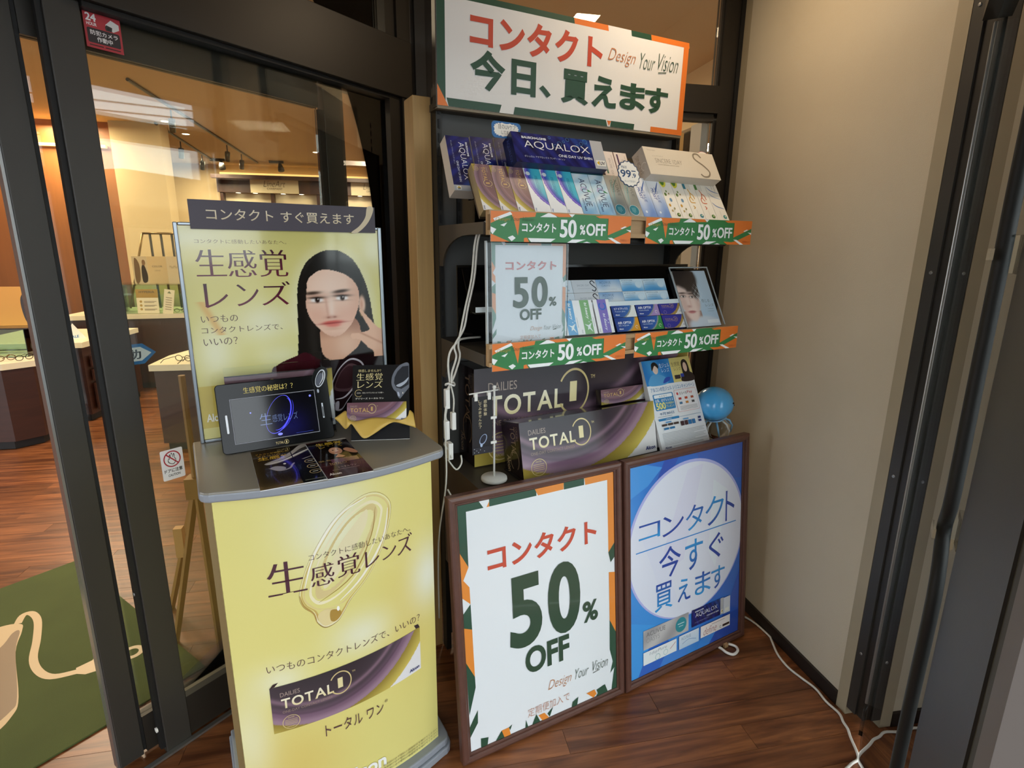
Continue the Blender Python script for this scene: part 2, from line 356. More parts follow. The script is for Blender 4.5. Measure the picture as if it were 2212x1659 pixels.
# ---------------------------------------------------------------- sliding entrance: fixed glazed panel and the opened leaf behind it
d1 = bpy.data.objects.new('door_1', None); COL.objects.link(d1); d1['kind'] = 'structure'; d1.location = D0; d1.rotation_euler = (0, 0, rad(DA))
part('stile', MB().box(0, 0, 0, 0.071, 0.034, 2.042), M_BRONZE, d1, bevel=0.002)
part('stile_seal', MB().box(-0.012, 0.008, 0.02, -0.0003, 0.026, 2.04), M_BLACK, d1)
part('header', MB().box(-2.3, -0.028, 2.042, 1.11, 0.12, 2.233), M_BRONZE2, d1, bevel=0.002)
part('header_shadow_strip', MB().box(0.0715, -0.012, 2.030, 1.009, 0.03, 2.0415), M_BLACK, d1)  # black strip standing in for the thin shadow under the header
part('bottom_rail', MB().box(0.0715, 0.004, 0.012, 1.009, 0.032, 0.150), M_BRONZE2, d1)
part('glazing_bead', MB().box(0.0715, 0.0, 0.1505, 1.009, 0.014, 0.172), mat('worn_bead', '#5d574b', 0.4, 0.4), d1)
part('threshold_strip', MB().box(-0.14, -0.016, 0.0005, 1.06, -0.001, 0.008), M_SILVER, d1)
part('jamb', MB().box(1.0095, -0.01, 0, 1.062, 0.06, 2.0415), M_BRONZE2, d1)
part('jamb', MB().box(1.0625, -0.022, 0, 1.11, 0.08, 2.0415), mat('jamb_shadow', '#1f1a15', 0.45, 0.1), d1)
part('glass_pane', MB().box(0.0712, 0.015, 0.15, 1.0092, 0.021, 2.041), M_GLASS, d1)
part('transom_glass', MB().box(-2.3, 0.02, 2.2335, 1.06, 0.026, 2.60), M_GLASS, d1)
part('transom_mullion', MB().box(1.0, -0.012, 2.2335, 1.045, 0.05, 2.62), M_BRONZE2, d1)
part('transom_mullion', MB().box(1.0455, -0.022, 2.2335, 1.11, 0.08, 2.62), M_BRONZE2, d1)
part('rubber_stop', MB().lathe([(0.0001, 0), (0.008, 0), (0.008, 0.004), (0.0001, 0.005)], k=10), mat('white_plastic', '#e8e6e0', 0.4), d1, rot=(0, rad(-90), 0), loc=(-0.0125, 0.015, 0.09))
part('screw', MB().lathe([(0.0001, 0), (0.006, 0), (0.005, 0.002), (0.0001, 0.003)], k=10), M_SILVER, d1, rot=(0, rad(-90), 0), loc=(-0.0125, 0.015, 0.55))
d2 = bpy.data.objects.new('door_2', None); COL.objects.link(d2); d2['kind'] = 'structure'; d2.location = D0; d2.rotation_euler = (0, 0, rad(DA))
part('stile', MB().box(-0.106, 0.045, 0.01, -0.045, 0.082, 2.041), M_BRONZE, d2, bevel=0.002)
part('edge_strip', MB().box(-0.1125, 0.049, 0.01, -0.1065, 0.078, 2.041), M_SILVER, d2)
part('stile_groove', MB().box(-0.0448, 0.050, 0.02, -0.036, 0.07, 2.04), M_BLACK, d2)
part('stile', MB().box(0.762, 0.045, 0.01, 0.842, 0.082, 2.041), M_BRONZE, d2, bevel=0.002)
part('stile_groove', MB().box(0.742, 0.048, 0.02, 0.7615, 0.07, 1.95), M_BLACK, d2)
part('top_rail', MB().box(-0.0355, 0.047, 1.955, 0.7415, 0.08, 2.041), M_BRONZE, d2)
part('bottom_rail', MB().box(-0.0355, 0.047, 0.012, 0.7415, 0.08, 0.135), M_BRONZE2, d2)
part('glass_pane', MB().box(-0.0355, 0.060, 0.135, 0.7415, 0.066, 1.955), M_GLASS, d2)
# corner post and the window behind the shelf
struct('wall_corner_post', MB().prism([tuple(D(1.1105, -0.018)[:2]), (0.125, 2.325), (0.205, 2.325), (0.205, 2.45), (-0.02, 2.47)], 0, 2.62), M_BRONZE2)
struct('trim_4', MB().box(0.09, 2.30, 2.045, 0.128, 2.3245, 2.62), M_BRONZE)
w1 = bpy.data.objects.new('window_1', None); COL.objects.link(w1); w1['kind'] = 'structure'
part('window_post', MB().box(1.336, 2.31, 0, 1.4165, 2.38, 2.62), M_BRONZE2, w1)
part('window_bead', MB().box(1.326, 2.325, 0.02, 1.3355, 2.36, 2.04), M_BRONZE, w1)
part('window_bead', MB().box(1.326, 2.325, 2.17, 1.3355, 2.36, 2.62), M_BRONZE, w1)
part('window_groove', MB().box(1.40, 2.300, 0, 1.4168, 2.3095, 2.62), M_BLACK, w1)
part('transom', MB().box(0.2055, 2.30, 2.062, 1.3355, 2.39, 2.166), M_BRONZE2, w1)
part('window_frame', MB().box(0.2055, 2.32, 2.035, 1.3255, 2.365, 2.0615), M_BRONZE, w1)
part('window_sill', MB().box(0.2055, 2.30, 0, 1.3355, 2.39, 0.12), M_BRONZE2, w1)
part('glass_pane', MB().box(0.2055, 2.34, 0.12, 1.3255, 2.346, 2.035), M_GLASS, w1)
part('glass_pane', MB().box(0.2055, 2.34, 2.166, 1.3255, 2.346, 2.61), M_GLASS, w1)
# ---------------------------------------------------------------- the shop behind the glass
struct('ceiling_shop', MB().prism([tuple(D(-3.6, 0.13)[:2]), tuple(D(1.10, 0.13)[:2]), (0.05, 2.46), (3.1, 2.46), (3.1, 10.9), (-7, 10.9), (-7, 1.5)], 2.86, 2.95), M_SHOPCEIL)
struct('wall_shop_head', MB().box(-3.6, 0.125, 2.62, 1.15, 0.16, 2.86), M_CEIL, None, loc=D0, rot=(0, 0, rad(DA)))
struct('wall_back', MB().box(-7, 10.8, 0, 3.2, 10.95, 2.95), M_SHOPWALL)
struct('wall_shop_left', MB().box(-7.0, 1.4, 0, -6.85, 10.8, 2.95), M_WOODWALL)
struct('wall_shop_partition', MB().box(-6.85, 7.55, 0, -3.12, 7.7, 2.86), M_WOODWALL)
struct('wall_shop_niche', MB().box(-3.12, 7.45, 0, -2.6, 7.7, 2.86), M_SHOPWALL)
struct('trim_cove', MB().box(-2.95, 10.35, 2.60, 0.5, 10.44, 2.66), M_DARKWOOD)
struct('trim_cove_light', MB().box(-2.9, 10.70, 2.70, 0.5, 10.76, 2.73), M_LED)
struct('trim_cove_light_left', MB().box(-6.8, 7.50, 2.58, -3.2, 7.545, 2.61), M_LED)
for x, y in ((-2.97, 8.2), (-2.49, 7.32), (-2.52, 8.05), (-1.12, 9.05), (-3.4, 6.2)):
    t = tag(part('recessed_ceiling_lamp', MB().lathe([(0.055, 0), (0.055, 0.004), (0.0001, 0.004)], (0, 0, -0.005), 18), M_WHITETOP, loc=(x, y, 2.8595)), 'small round recessed lamp in the cream shop ceiling', 'ceiling lamp', 'recessed lamps in the shop ceiling')
    part('bulb', MB().lathe([(0.04, 0), (0.0001, -0.002)], (0, 0, -0.006), 14), M_LAMP, t)
def spot_head(name, parent, x, y, z, yaw):
    r = part('spot_head', MB().tube([(0, 0, 0), (0, 0.07, -0.10)], 0.032, 12), mat('spot_grey', '#57503f', 0.4, 0.5), parent, True, loc=(x, y, z), rot=(0, 0, yaw))
    part('spot_stem', MB().tube([(0, 0, 0.09), (0, 0.01, 0)], 0.008, 6), M_BRONZE, r)
    part('lamp_face', MB().tube([(0, 0.0705, -0.1005), (0, 0.072, -0.103)], 0.027, 12), M_LAMP, r)
for k, (a, b, hs) in enumerate((((-2.15, 5.6), (-2.2, 10.3), (0.2, 0.62, 0.78)), ((-2.62, 7.4), (-2.85, 10.2), (0.35, 0.75)))):
    t = thing('lighting_track', ('long dark ceiling track carrying three spotlights over the shop floor', 'shorter dark ceiling track carrying two spotlights over the shop floor')[k], 'track light', (0, 0, 0))
    part('rail', MB().tube([(*a, 2.845), (*b, 2.845)], 0.014, 6), M_BRONZE, t)
    for h in hs: spot_head('spot_head', t, a[0] + (b[0] - a[0]) * h, a[1] + (b[1] - a[1]) * h, 2.73, 0.4)
for i, x in enumerate((-2.70, -1.82, -0.15)):
    t = thing('wall_spotlight', ('grey spotlight hanging before the cove at the plain end of the sign board', 'grey spotlight hanging before the cove above the first cream brand sign', 'grey spotlight hanging before the cove above the second cream brand sign')[i], 'spotlight', (x, 10.1, 2.76))
    part('mount_plate', MB().box(-0.16, -0.02, 0.06, 0.06, 0.02, 0.0995), M_BRONZE, t)
    part('spot_head', MB().tube([(0, 0, 0.06), (0.01, 0.0, 0.0), (0.02, -0.02, -0.05)], [0.02, 0.045, 0.05], 12), M_BRONZE, t, True)
# brand wall: dark board, two brand signs, lit shelves
bw = thing('display_cabinet', 'tall lit eyewear wall cabinet with dark top board at the back of the shop', 'cabinet', (0, 10.58, 0))
part('top_board', MB().box(-2.93, 0, 2.40, 0.5, 0.06, 2.64), M_DARKWOOD, bw)
part('back_panel', MB().box(-2.93, 0.16, 0.66, 0.5, 0.2, 2.40), M_WHITETOP, bw)
part('base', MB().box(-2.93, -0.05, 0, 0.5, 0.2, 0.62), M_DARKWOOD, bw)
part('counter', MB().box(-2.93, -0.08, 0.62, 0.5, 0.2, 0.66), M_WHITETOP, bw)
for x in (-2.9, -2.1, -1.35, -0.33, 0.2): part('upright', MB().box(x, 0.02, 0.66, x + 0.05, 0.16, 2.40), M_DARKWOOD, bw)
for z in (0.95, 1.22, 1.5, 1.78): part('shelf', MB().box(-0.28, 0.0, z, 0.5, 0.16, z + 0.012), M_CLEARG, bw)
for x in (-2.62, -2.35, -1.9, -1.6, -0.62, -0.2): part('downlight', MB().lathe([(0.04, 0), (0.0001, -0.003)], (x, 0.06, 2.397), 12), M_LAMP, bw)
M_SIGN = mat('cream_sign', '#d8c9a4', 0.5)
for i, (x0, x1) in enumerate(((-2.40, -1.63), (-0.76, 0.0))):
    t = thing('brand_sign', ('cream brand sign lettered LineArt CHARMANT, over the plain cabinet bays', 'cream brand sign lettered LineArt CHARMANT, over the lit eyeglass shelves')[i], 'sign', (x0, 10.55, 2.40))
    part('sign_board', MB().box(0, 0, 0, x1 - x0, 0.028, 0.25), M_SIGN, t)
    p = Pr(); W_ = x1 - x0
    p.text('LineArt', W_ * .27, 0.10, W_ * .73, 0.20, '#4a3a26', -0.015, shear=0.35); p.text('CHARMANT', W_ * .34, 0.055, W_ * .66, 0.085, '#4a3a26', 0.01)
    p.build('lettering', t, P_PAPER)
t = tag(part('portrait_picture', MB().box(-0.19, 10.60, 1.84, 0.06, 10.61, 2.25), mat('pale_backdrop', '#cdbb9a', 0.6)), 'small picture of a standing man in dark shirt above the eyeglass shelves', 'picture')
p = Pr(); p.rect(0, 0, .11, .41, '#5c5346'); p.poly([(.15, .0), (.17, .2), (.20, .2), (.21, .0)], '#e6dcc6'); p.poly(smooth_poly([(.14, .2), (.15, .31), (.18, .33), (.22, .3), (.21, .2)]), '#2a3138'); p.ell(.185, .36, .016, .024, '#8a6a4c'); p.ell(.185, .375, .017, .014, '#1c1814')
p.build('print', t, P_PAPER, lambda x, y, d: (x - .19, 10.5995 - d, 1.84 + y))
# eyeglasses
def glasses_mesh(col_i):
    m = MB()
    for sx in (-1, 1):
        m.tube([(sx * 0.034 + 0.026 * math.cos(a), 0, 0.022 + 0.019 * math.sin(a)) for a in [2 * math.pi * i / 14 for i in range(15)]], 0.0026, 5)
        m.tube([(sx * 0.060, 0, 0.03), (sx * 0.066, 0.01, 0.03), (sx * 0.066, 0.10, 0.028), (sx * 0.062, 0.135, 0.012)], 0.0024, 5)
    m.tube([(-0.009, 0, 0.026), (0, 0, 0.031), (0.009, 0, 0.026)], 0.0025, 5); return m.mesh('eyeglasses')
GM = [glasses_mesh(0)]; GM[0].materials.append(mat('black_acetate', '#17120f', 0.25)); gm2 = GM[0].copy(); gm2.materials.clear(); gm2.materials.append(mat('tortoise_acetate', '#5a3417', 0.25)); GM.append(gm2)
gm3 = GM[0].copy(); gm3.materials.clear(); gm3.materials.append(M_SILVER); GM.append(gm3)
def eyeglasses(loc, yaw, k, where, s=1.0, g=None):
    o = bpy.data.objects.new('eyeglasses', GM[k]); COL.objects.link(o); o.location = loc; o.rotation_euler = (0, 0, yaw); o.scale = (s, s, s)
    tag(o, ('black framed', 'brown framed', 'silver framed')[k] + ' eyeglasses ' + where, 'eyeglasses', g or where)
for z in (0.962, 1.232, 1.512, 1.792):
    for i, x in enumerate((-0.2, -0.02)): eyeglasses((x, 10.62, z), 0, i % 3, 'on the lit glass shelves of the wall cabinet', 1.1)
# low display tables
def display_table(label, pts, zt, drawers=None):
    """outline of the top in plan; the body stands in a little"""
    c = (sum(p[0] for p in pts) / len(pts), sum(p[1] for p in pts) / len(pts))
    t = thing('display_table', label, 'table', (c[0], c[1], 0))
    ins = lambda k: [((p[0] - c[0]) * k, (p[1] - c[1]) * k) for p in pts]
    part('plinth', MB().prism(ins(0.90), 0, 0.06), M_BLACK, t); part('body', MB().prism(ins(0.95), 0.06, zt - 0.045), M_DARKWOOD, t)
    part('table_top', MB().prism(ins(1.0), zt - 0.045, zt), M_WHITETOP, t)
    for (a, b, zz) in (drawers or []):
        A = Vector((*a, 0)) - Vector((*c, 0)); B = Vector((*b, 0)) - Vector((*c, 0)); n = Vector(((B - A).y, -(B - A).x, 0)).normalized() * 0.012
        for z0, z1 in zz: part('drawer', MB().prism([tuple((A - n * .2)[:2]), tuple((B - n * .2)[:2]), tuple((B + n)[:2]), tuple((A + n)[:2])], z0, z1), M_DARKWOOD, t)
    return t
display_table('low dark wood display table with cream top under the yellow portrait card', [(-3.9, 4.62), (-2.86, 4.60), (-2.72, 4.74), (-2.72, 5.22), (-3.9, 5.22)], 0.655, [((-2.74, 4.80), (-2.74, 5.2), [(.10, .34), (.36, .45), (.47, .57)])])
tb = display_table('low dark wood display table with drawers behind the blue arrow sticker', [(-3.6, 5.28), (-2.66, 5.28), (-2.60, 6.2), (-3.6, 6.2)], 0.70, [((-2.66, 5.36), (-2.64, 6.08), [(.09, .33), (.35, .45), (.47, .57)])])
display_table('low dark display table carrying the glass eyewear case and photo panels', [(-3.4, 6.42), (-1.9, 6.60), (-1.9, 7.35), (-3.4, 7.35)], 0.80)
display_table('low dark display table with cream top, half hidden by the portrait poster', [(-1.80, 4.36), (-0.7, 4.36), (-0.7, 5.25), (-1.66, 5.25), (-1.80, 4.75)], 0.665, [((-1.72, 4.9), (-1.72, 4.45), [(.1, .35), (.38, .48), (.50, .58)])])
for i in range(5): eyeglasses((-3.25 + i * 0.115, 4.70 + i * .012, 0.657), 0.5 + i * 0.15, i % 2, 'in a row on the table by the yellow portrait card', 1.0)
for i in range(2): eyeglasses((-1.60 + i * 0.13, 4.47 + 0.05 * i, 0.667), 2.8, 0, 'on the half hidden cream table top', 1.1)
# glass case with photo panels and rack
case = thing('glass_display_case', 'glass eyewear case with a bright shelf, standing on the far display table', 'display case', (-2.55, 6.75, 0.80))
for q in ((-.40, -.14, 0, .42, -.134, .30), (-.40, .15, 0, .42, .156, .30), (-.40, -.134, 0, -.394, .15, .30), (.414, -.134, 0, .42, .15, .30)): part('glass_side', MB().box(*q), M_CLEARG, case)
part('glass_top', MB().box(-.44, -.18, .30, .46, .19, .31), M_CLEARG, case)
for i in range(5): eyeglasses((-2.35 + i * .075, 6.66 + .02 * (i % 2), 0.803), 0.2 * i, (0, 1, 2, 0, 1)[i], 'crowded at the front of the glass eyewear case', 1.0)
pc = thing('leaflet_card', 'upright leaflet with gold top and three gold dots in the glass case', 'card', (-2.74, 6.585, 0.803), (rad(-4), 0, 0))
part('card', MB().box(0, 0, 0, .21, .004, .255), mat('ivory_card', '#e9dcb8', 0.5), pc)
p = Pr(); p.rect(0, .165, .21, .255, '#a9842a'); p.text('HYPERIA', .03, .215, .18, .238, '#4a3714', .02)
for i in range(3):
    p.ell(.04, .125 - i * .04, .013, .013, '#b08d34', n=14); p.rect(.07, .123 - i * .04, .19, .129 - i * .04, '#8a7a5c'); p.rect(.07, .112 - i * .04, .17, .118 - i * .04, '#8a7a5c')
p.build('print', pc, P_PAPER)
pc = thing('leaflet_card', 'narrow cream leaflet leaning beside the gold topped leaflet', 'card', (-2.50, 6.585, 0.803), (rad(-3), rad(9), 0))
part('card', MB().box(0, 0, 0, .10, .004, .26), mat('ivory_card', '#e9dcb8', 0.5), pc)
p = Pr(); p.poly([(.03, .22), (.05, .245), (.07, .22)], '#6a7340')
for i in range(6): p.rect(.02, .17 - .025 * i, .08, .178 - .025 * i, '#97866a')
p.build('print', pc, P_PAPER)
pn = thing('photo_panel', 'folded photo panel with fashion pictures standing on the glass case', 'panel', (-2.80, 6.70, 1.111))
for i, (x0, x1, y0, y1) in enumerate(((0, .17, .06, 0), (.17, .34, 0, .05), (.34, .50, .05, 0), (.50, .62, 0, .05))):
    o = part('panel_leaf', MB().prism([(x0, y0), (x1, y1), (x1, y1 + .006), (x0, y0 + .006)], 0, .285), mat('panel_cream%d' % (i % 2), ('#d9c096', '#cfae78')[i % 2], 0.5), pn)
    p = Pr(); f = lambda x, y, d, x0=x0, x1=x1, y0=y0, y1=y1: (x0 + x, y0 + (y1 - y0) * x / (x1 - x0) - .0006 - d, y)
    if i == 0: p.poly(smooth_poly([(.02, .02), (.03, .26), (.08, .2), (.07, .03)]), '#7a5b3a'); p.poly(smooth_poly([(.10, .02), (.10, .16), (.13, .2), (.16, .1), (.15, .02)]), '#2c2019'); p.ell(.13, .22, .02, .03, '#8a6440')
    if i == 1: p.text('COLOR', .04, .17, .13, .19, '#7a6848', .02); p.text('LENS', .06, .13, .11, .142, '#7a6848')
    if i == 2: p.text('MaxMara', .03, .16, .13, .19, '#9a8358', 0)
    if i == 3: p.poly(smooth_poly([(.02, .27), (.09, .25), (.10, .1), (.06, .08)]), '#5a4630'); p.ell(.05, .2, .025, .05, '#d9b48a')
    p.build('print', o, P_PAPER, f); 
rk = thing('display_rack', 'open brass rail rack with slanted sides standing behind the photo panels', 'rack', (-2.62, 7.0, 0.80))
M_RAIL = mat('brass_rail', '#7a6138', 0.35, 0.8)
part('top_rail', MB().tube([(-.13, 0, .84), (.20, 0, .84)], .012, 8), M_RAIL, rk, True)
for a, b in ((-.13, -.36), (.20, .36)): part('side_rail', MB().tube([(a, 0, .84), (b, 0, .02)], .012, 8), M_RAIL, rk, True)
for x in (-.06, .05, .16): part('bar', MB().tube([(x, 0, .828), (x + .01, 0, .02)], .013, 8), M_BRONZE, rk, True)
# left table: glass case and portrait cards
gc = thing('glass_display_case', 'glass eyewear case on the table beside the yellow portrait card', 'display case', (-3.25, 5.0, 0.655))
for q in ((-.5, -.1, 0, .40, -.094, .22), (-.5, .15, 0, .40, .156, .22), (.394, -.094, 0, .40, .15, .22)): part('glass_side', MB().box(*q), M_CLEARG, gc)
part('glass_top', MB().box(-.55, -.14, .22, .45, .19, .23), M_CLEARG, gc)
pc = thing('portrait_card', 'yellow card with a picture of a woman wearing glasses', 'card', (-3.12, 5.02, 0.886))
part('card', MB().box(0, 0, 0, .36, .012, .30), mat('amber_card', '#c98f34', 0.45), pc)
p = Pr(); p.poly(smooth_poly([(.24, .02), (.22, .2), (.28, .27), (.34, .2), (.33, .02)]), '#2b1a10'); p.ell(.285, .17, .035, .055, '#c08a5c'); p.ring(.268, .18, .014, .004, '#1a100a'); p.ring(.302, .18, .014, .004, '#1a100a'); p.build('print', pc, P_PAPER)
pc = thing('portrait_card', 'grey picture card standing beside the yellow portrait card', 'card', (-3.46, 5.0, 0.886), (0, 0, .2))
part('card', MB().box(0, 0, 0, .28, .012, .30), mat('grey_card', '#8d8270', 0.45), pc); p = Pr(); p.rect(.02, .02, .26, .28, '#3a3a34'); p.ell(.14, .16, .05, .08, '#a98c6c'); p.build('print', pc, P_PAPER)
pc = thing('price_card', 'white folded card with blue lettering on the drawer table', 'card', (-2.86, 5.40, 0.70), (0, 0, 1.1))
part('card', MB().prism([(0, 0), (.20, 0), (.10, .14)], -.002, .0, 'y'), mat('white_card', '#e6e6e2', 0.5), pc); p = Pr(); p.text('SALE', .06, .012, .14, .035, '#2a78b8', .03); p.build('print', pc, P_PAPER, lambda x, y, d: (x, -.0024 - d, y))
# door mat
mt = thing('door_mat', 'green woven door mat printed with a cream cable and plug drawing', 'mat', D0, (0, 0, rad(DA)))
part('mat_body', MB().box(-1.6, 0.267, 0.0003, 0.249, 1.489, 0.006), mat('green_mat', '#4a5526', 0.9, bump=0.5, bscale=600, var=0.1, vscale=4), mt)
p = Pr()
p.poly(smooth_poly([(-.117, 1.153), (-.062, 1.109), (-.074, 1.049), (-.127, .918), (-.19, .638), (-.228, .554), (-.30, .51), (-.44, .56), (-.48, .8), (-.40, 1.05), (-.25, 1.17)], 5), '#cdb58c')
p.poly(smooth_poly([(-.154, .996), (-.1, 1.064), (-.079, 1.056), (-.123, .933), (-.193, .642), (-.226, .581), (-.30, .55), (-.36, .62), (-.33, .8), (-.25, .95)], 5), '#8f7b61')
p.stroke([(-.069, 1.12), (-.039, 1.17), (-.014, 1.158), (-.016, 1.078), (-.057, .941), (-.1, .822), (-.11, .727), (-.091, .656), (-.029, .613)], .026, '#cdb58c')
p.poly([(-.027, .638), (-.037, .603), (-.02, .575), (.025, .555), (.075, .58), (.075, .655), (.045, .66), (.023, .636)], '#cdb58c'); p.ring(.126, .563, .03, .018, '#cdb58c')
p.build('mat_print', mt, P_PAPER, lambda x, y, d: (x, y, .0064 + d))
# ================================================================ SHELF UNIT
M_SHELF = mat('dark_taupe_steel', '#453d33', 0.5, 0.1)
M_PANEL = mat('charcoal_panel', '#565654', 0.55)
M_UPR = mat('black_steel', '#26241f', 0.45, 0.2)
M_ACRY = mat('black_acrylic', '#0b0a0a', 0.12, coat=0.3)
M_PALEWOOD = mat('pale_oak', '#b08d63', 0.5, var=0.12, vscale=4, vstretch=(3, 12, 12))
M_PINE = mat('pine_board', '#b9935a', 0.55, var=0.10, vscale=3, vstretch=(14, 14, 1))
M_WHITE = mat('white_plastic', '#e8e6e0', 0.35)
su = thing('shelf_unit', 'dark steel display shelf unit with three levels and wood-fronted shelves', 'shelf', S(0, 0), (0, 0, rad(SA)))
slot_me = MB().box(0, 0, 0, .006, .004, .026).mesh('slot'); slot_me.materials.append(M_BLACK)
for ux, vis in ((.128, 30), (1.105, 34)):
    up = part('upright', MB().box(ux, .492, 0, ux + .018, .53, 2.0), M_UPR, su)
    for i in range(vis):
        o = bpy.data.objects.new('slot', slot_me); COL.objects.link(o); o.parent = up; o.location = (ux + .006, .4895, .82 + i * .04)
part('back_panel', MB().box(.1465, .516, .05, 1.1045, .526, 2.0), M_PANEL, su)
for x in (.16, 1.075): part('panel_hook', MB().box(x, .508, 1.92, x + .012, .5155, 1.99), M_UPR, su)
def bracket(z, hf, hb, arc):
    pts = [(.155, z), (.49, z), (.49, z - hb), (.46, z - hb)]
    for i in range(1, 9):
        a = math.pi / 2 * i / 8; pts.append((.46 - arc * (1 - math.cos(a)), z - hb + (hb - hf) * math.sin(a)))
    return pts + [(.155, z - hf)]
for z, hf, hb in ((1.572, .032, .125), (1.212, .034, .13), (.788, .05, .40)):
    for x in (.129, 1.112): part('shelf_bracket', MB().prism(bracket(z, hf, hb, .20), x, x + .006, 'x'), M_SHELF, su)
    part('shelf_board', MB().box(.1355, .152, z - .03, 1.1115, .515, z - .002), M_SHELF, su)
part('base_front', MB().box(.1355, .20, 0, 1.1115, .22, .755), M_BLACK, su)
part('deck_mat', MB().box(.27, .145, .7882, 1.11, .30, .7898), M_BLACK, su)
mb = MB()
for i in range(70): mb.lathe([(.0001, 0), (.0035, 0), (.002, .005), (.0001, .006)], (.275 + i * .012, .1515, .79), 6)
o = part('mat_studs', mb, M_UPR, su); o['kind'] = 'stuff'
def wood_rail(z0, z1):
    r = part('wood_rail', MB().box(.134, .1395, z0, 1.118, .1495, z1), M_PALEWOOD, su)
    part('rail_lip', MB().box(.134, .1275, z1 - .012, 1.118, .1393, z1), M_PALEWOOD, r); part('rail_lip', MB().box(.134, .1275, z0, 1.118, .1393, z0 + .012), M_PALEWOOD, r)
wood_rail(1.538, 1.602); wood_rail(1.180, 1.243)
part('light_bar', MB().tube([(.2, .165, 1.530), (1.05, .165, 1.530)], .012, 10), M_BLACK, su, True)
for i, (a, b, zt) in enumerate(((.068, .126, 1.955), (1.126, 1.18, 1.955))):
    tag(part('pine_board', MB().box(0, 0, 0, b - a, .085, zt), M_PINE, loc=S(a, .531), rot=(0, 0, rad(SA)), bevel=.002), ('tall pine board standing against the shelf unit next to the sliding door', 'tall pine board standing against the shelf unit next to the beige wall')[i], 'board')
# shelf talkers along the rails
GRN, ORG, WHT, DGR, RED = '#2f7d43', '#e5792a', '#f2f3f4', '#1f4a35', '#c8492f'
def strip_print(W, Hh):
    p = Pr(W, Hh).unit(); p.rect(0, 0, 1, 1, GRN)
    p.poly([(0, .60), (0, 1), (.295, 1), (.289, .86), (.188, .80), (.175, .21), (.144, .79), (.13, .93)], ORG)
    p.poly([(.016, .757), (.124, .994), (.138, .91), (.026, .682)], WHT); p.poly([(0, .33), (0, .49), (.036, .41), (.012, .24)], WHT)
    p.poly([(.06, .55), (.085, .50), (.105, .64)], WHT)
    p.poly([(0, 0), (0, .26), (.12, .0)], ORG); p.poly([(.109, .147), (.140, .215), (.160, .13), (.134, .017)], WHT)
    p.poly([(.215, 0), (.215, .13), (.235, .15), (.25, 0)], ORG); p.poly([(.242, .136), (.431, .13), (.398, .012), (.262, .002)], WHT)
    p.poly([(.551, .115), (.651, .125), (.58, 0), (.515, 0)], WHT); p.poly([(.63, 0), (.66, .05), (.69, 0)], WHT)
    p.poly([(.321, .857), (.375, 1), (.41, 1), (.44, .87)], WHT); p.poly([(.39, 1), (.525, 1), (.54, .90), (.45, .88)], ORG); p.poly([(.521, 1), (.565, 1), (.545, .89)], WHT)
    p.poly([(.72, .96), (.78, 1), (1, 1), (1, .683), (.818, .292), (.818, .90), (.75, .90)], ORG)
    p.poly([(.85, .15), (1, .47), (1, 0), (.76, 0), (.72, .12), (.80, .10)], ORG); p.poly([(.96, .52), (1, .50), (1, .42)], WHT)
    p.poly([(.818, .203), (.85, .206), (.928, 0), (.889, 0)], WHT); p.poly([(.915, .56), (.95, .64), (.965, .62), (.93, .54)], WHT)
    p.text('コンタクト', .2, .34, .433, .66, WHT, .03, res=3); p.text('50', .459, .175, .58, .806, WHT, .035, .02, res=5)
    p.text('%', .603, .29, .645, .64, WHT, .03); p.text('OFF', .651, .26, .799, .70, WHT, .035, .02, res=4)
    p.text('Design', .028, .66, .12, .80, '#c9a23a', -.022, shear=.4); p.text('Your Vision', .13, .70, .28, .84, '#3f5a3a', -.022, shear=.4); p.text('定期便加入で', .915, .07, .99, .16, '#a5522a', -.01)
    return p
SP = strip_print(.468, .078).mesh('strip_print'); SP.materials.append(P_PAPER)
for (u, z, ry, lab) in ((.137, 1.521, 0.0, 'green and orange 50 percent off strip on the upper shelf, above the hanging poster'), (.664, 1.522, 0.3, 'green and orange 50 percent off strip on the upper shelf, end nearest the beige wall'),
                        (.142, 1.167, 0.0, 'green and orange 50 percent off strip on the middle shelf, below the hanging poster'), (.648, 1.166, 0.0, 'green and orange 50 percent off strip on the middle shelf, below the face brochure')):
    t = thing('price_strip', lab, 'price strip', S(u, .1262, z), (0, rad(-ry), rad(SA)), 'discount strips along the shelf fronts')
    part('card', MB().box(0, 0, 0, .468, .0012, .078), M_WHITE, t); part('strip_print', SP, None, t)
# top sign
t = thing('top_sign', 'large white sign with green and orange border above the shelf unit', 'sign', S(.118, .45, 1.916), (rad(1.2), 0, rad(15)))
SW, SH = .945, .305
part('sign_panel', MB().box(0, .001, 0, SW, .02, SH), M_WHITE, t); part('sign_tray', MB().box(0, .0205, -.008, SW, .075, .012), M_SHELF, t)
part('sign_edge', MB().box(-.004, .0, -.004, -.0004, .03, SH), M_SHELF, t); part('sign_edge', MB().box(0, .001, -.008, SW, .0205, -.0004), mat('beige_edge', '#8d8069', 0.5), t)
p = Pr(SW, SH).unit(); p.rect(0, 0, 1, 1, '#e9e9e8')
for a, b, c in ((0, .488, DGR), (.488, .628, ORG), (.728, .818, DGR), (.818, 1, ORG)): p.poly([(a, 1), (b, 1), (b + .004, .945), (a + .004, .945)], c)
p.rect(0, 0, .027, 1, DGR); p.poly([(0, .19), (0, 0), (.036, 0)], ORG); p.poly([(.03, .075), (.222, .075), (.214, 0), (.037, 0)], DGR)
p.poly([(.271, .072), (.64, .065), (.648, 0), (.266, 0)], DGR); p.poly([(.645, .06), (.663, .06), (.655, .005)], ORG); p.poly([(.663, .062), (.769, .06), (.767, 0), (.660, 0)], DGR)
p.rect(.846, 0, 1, .058, ORG); p.rect(.976, 0, 1, 1, ORG)
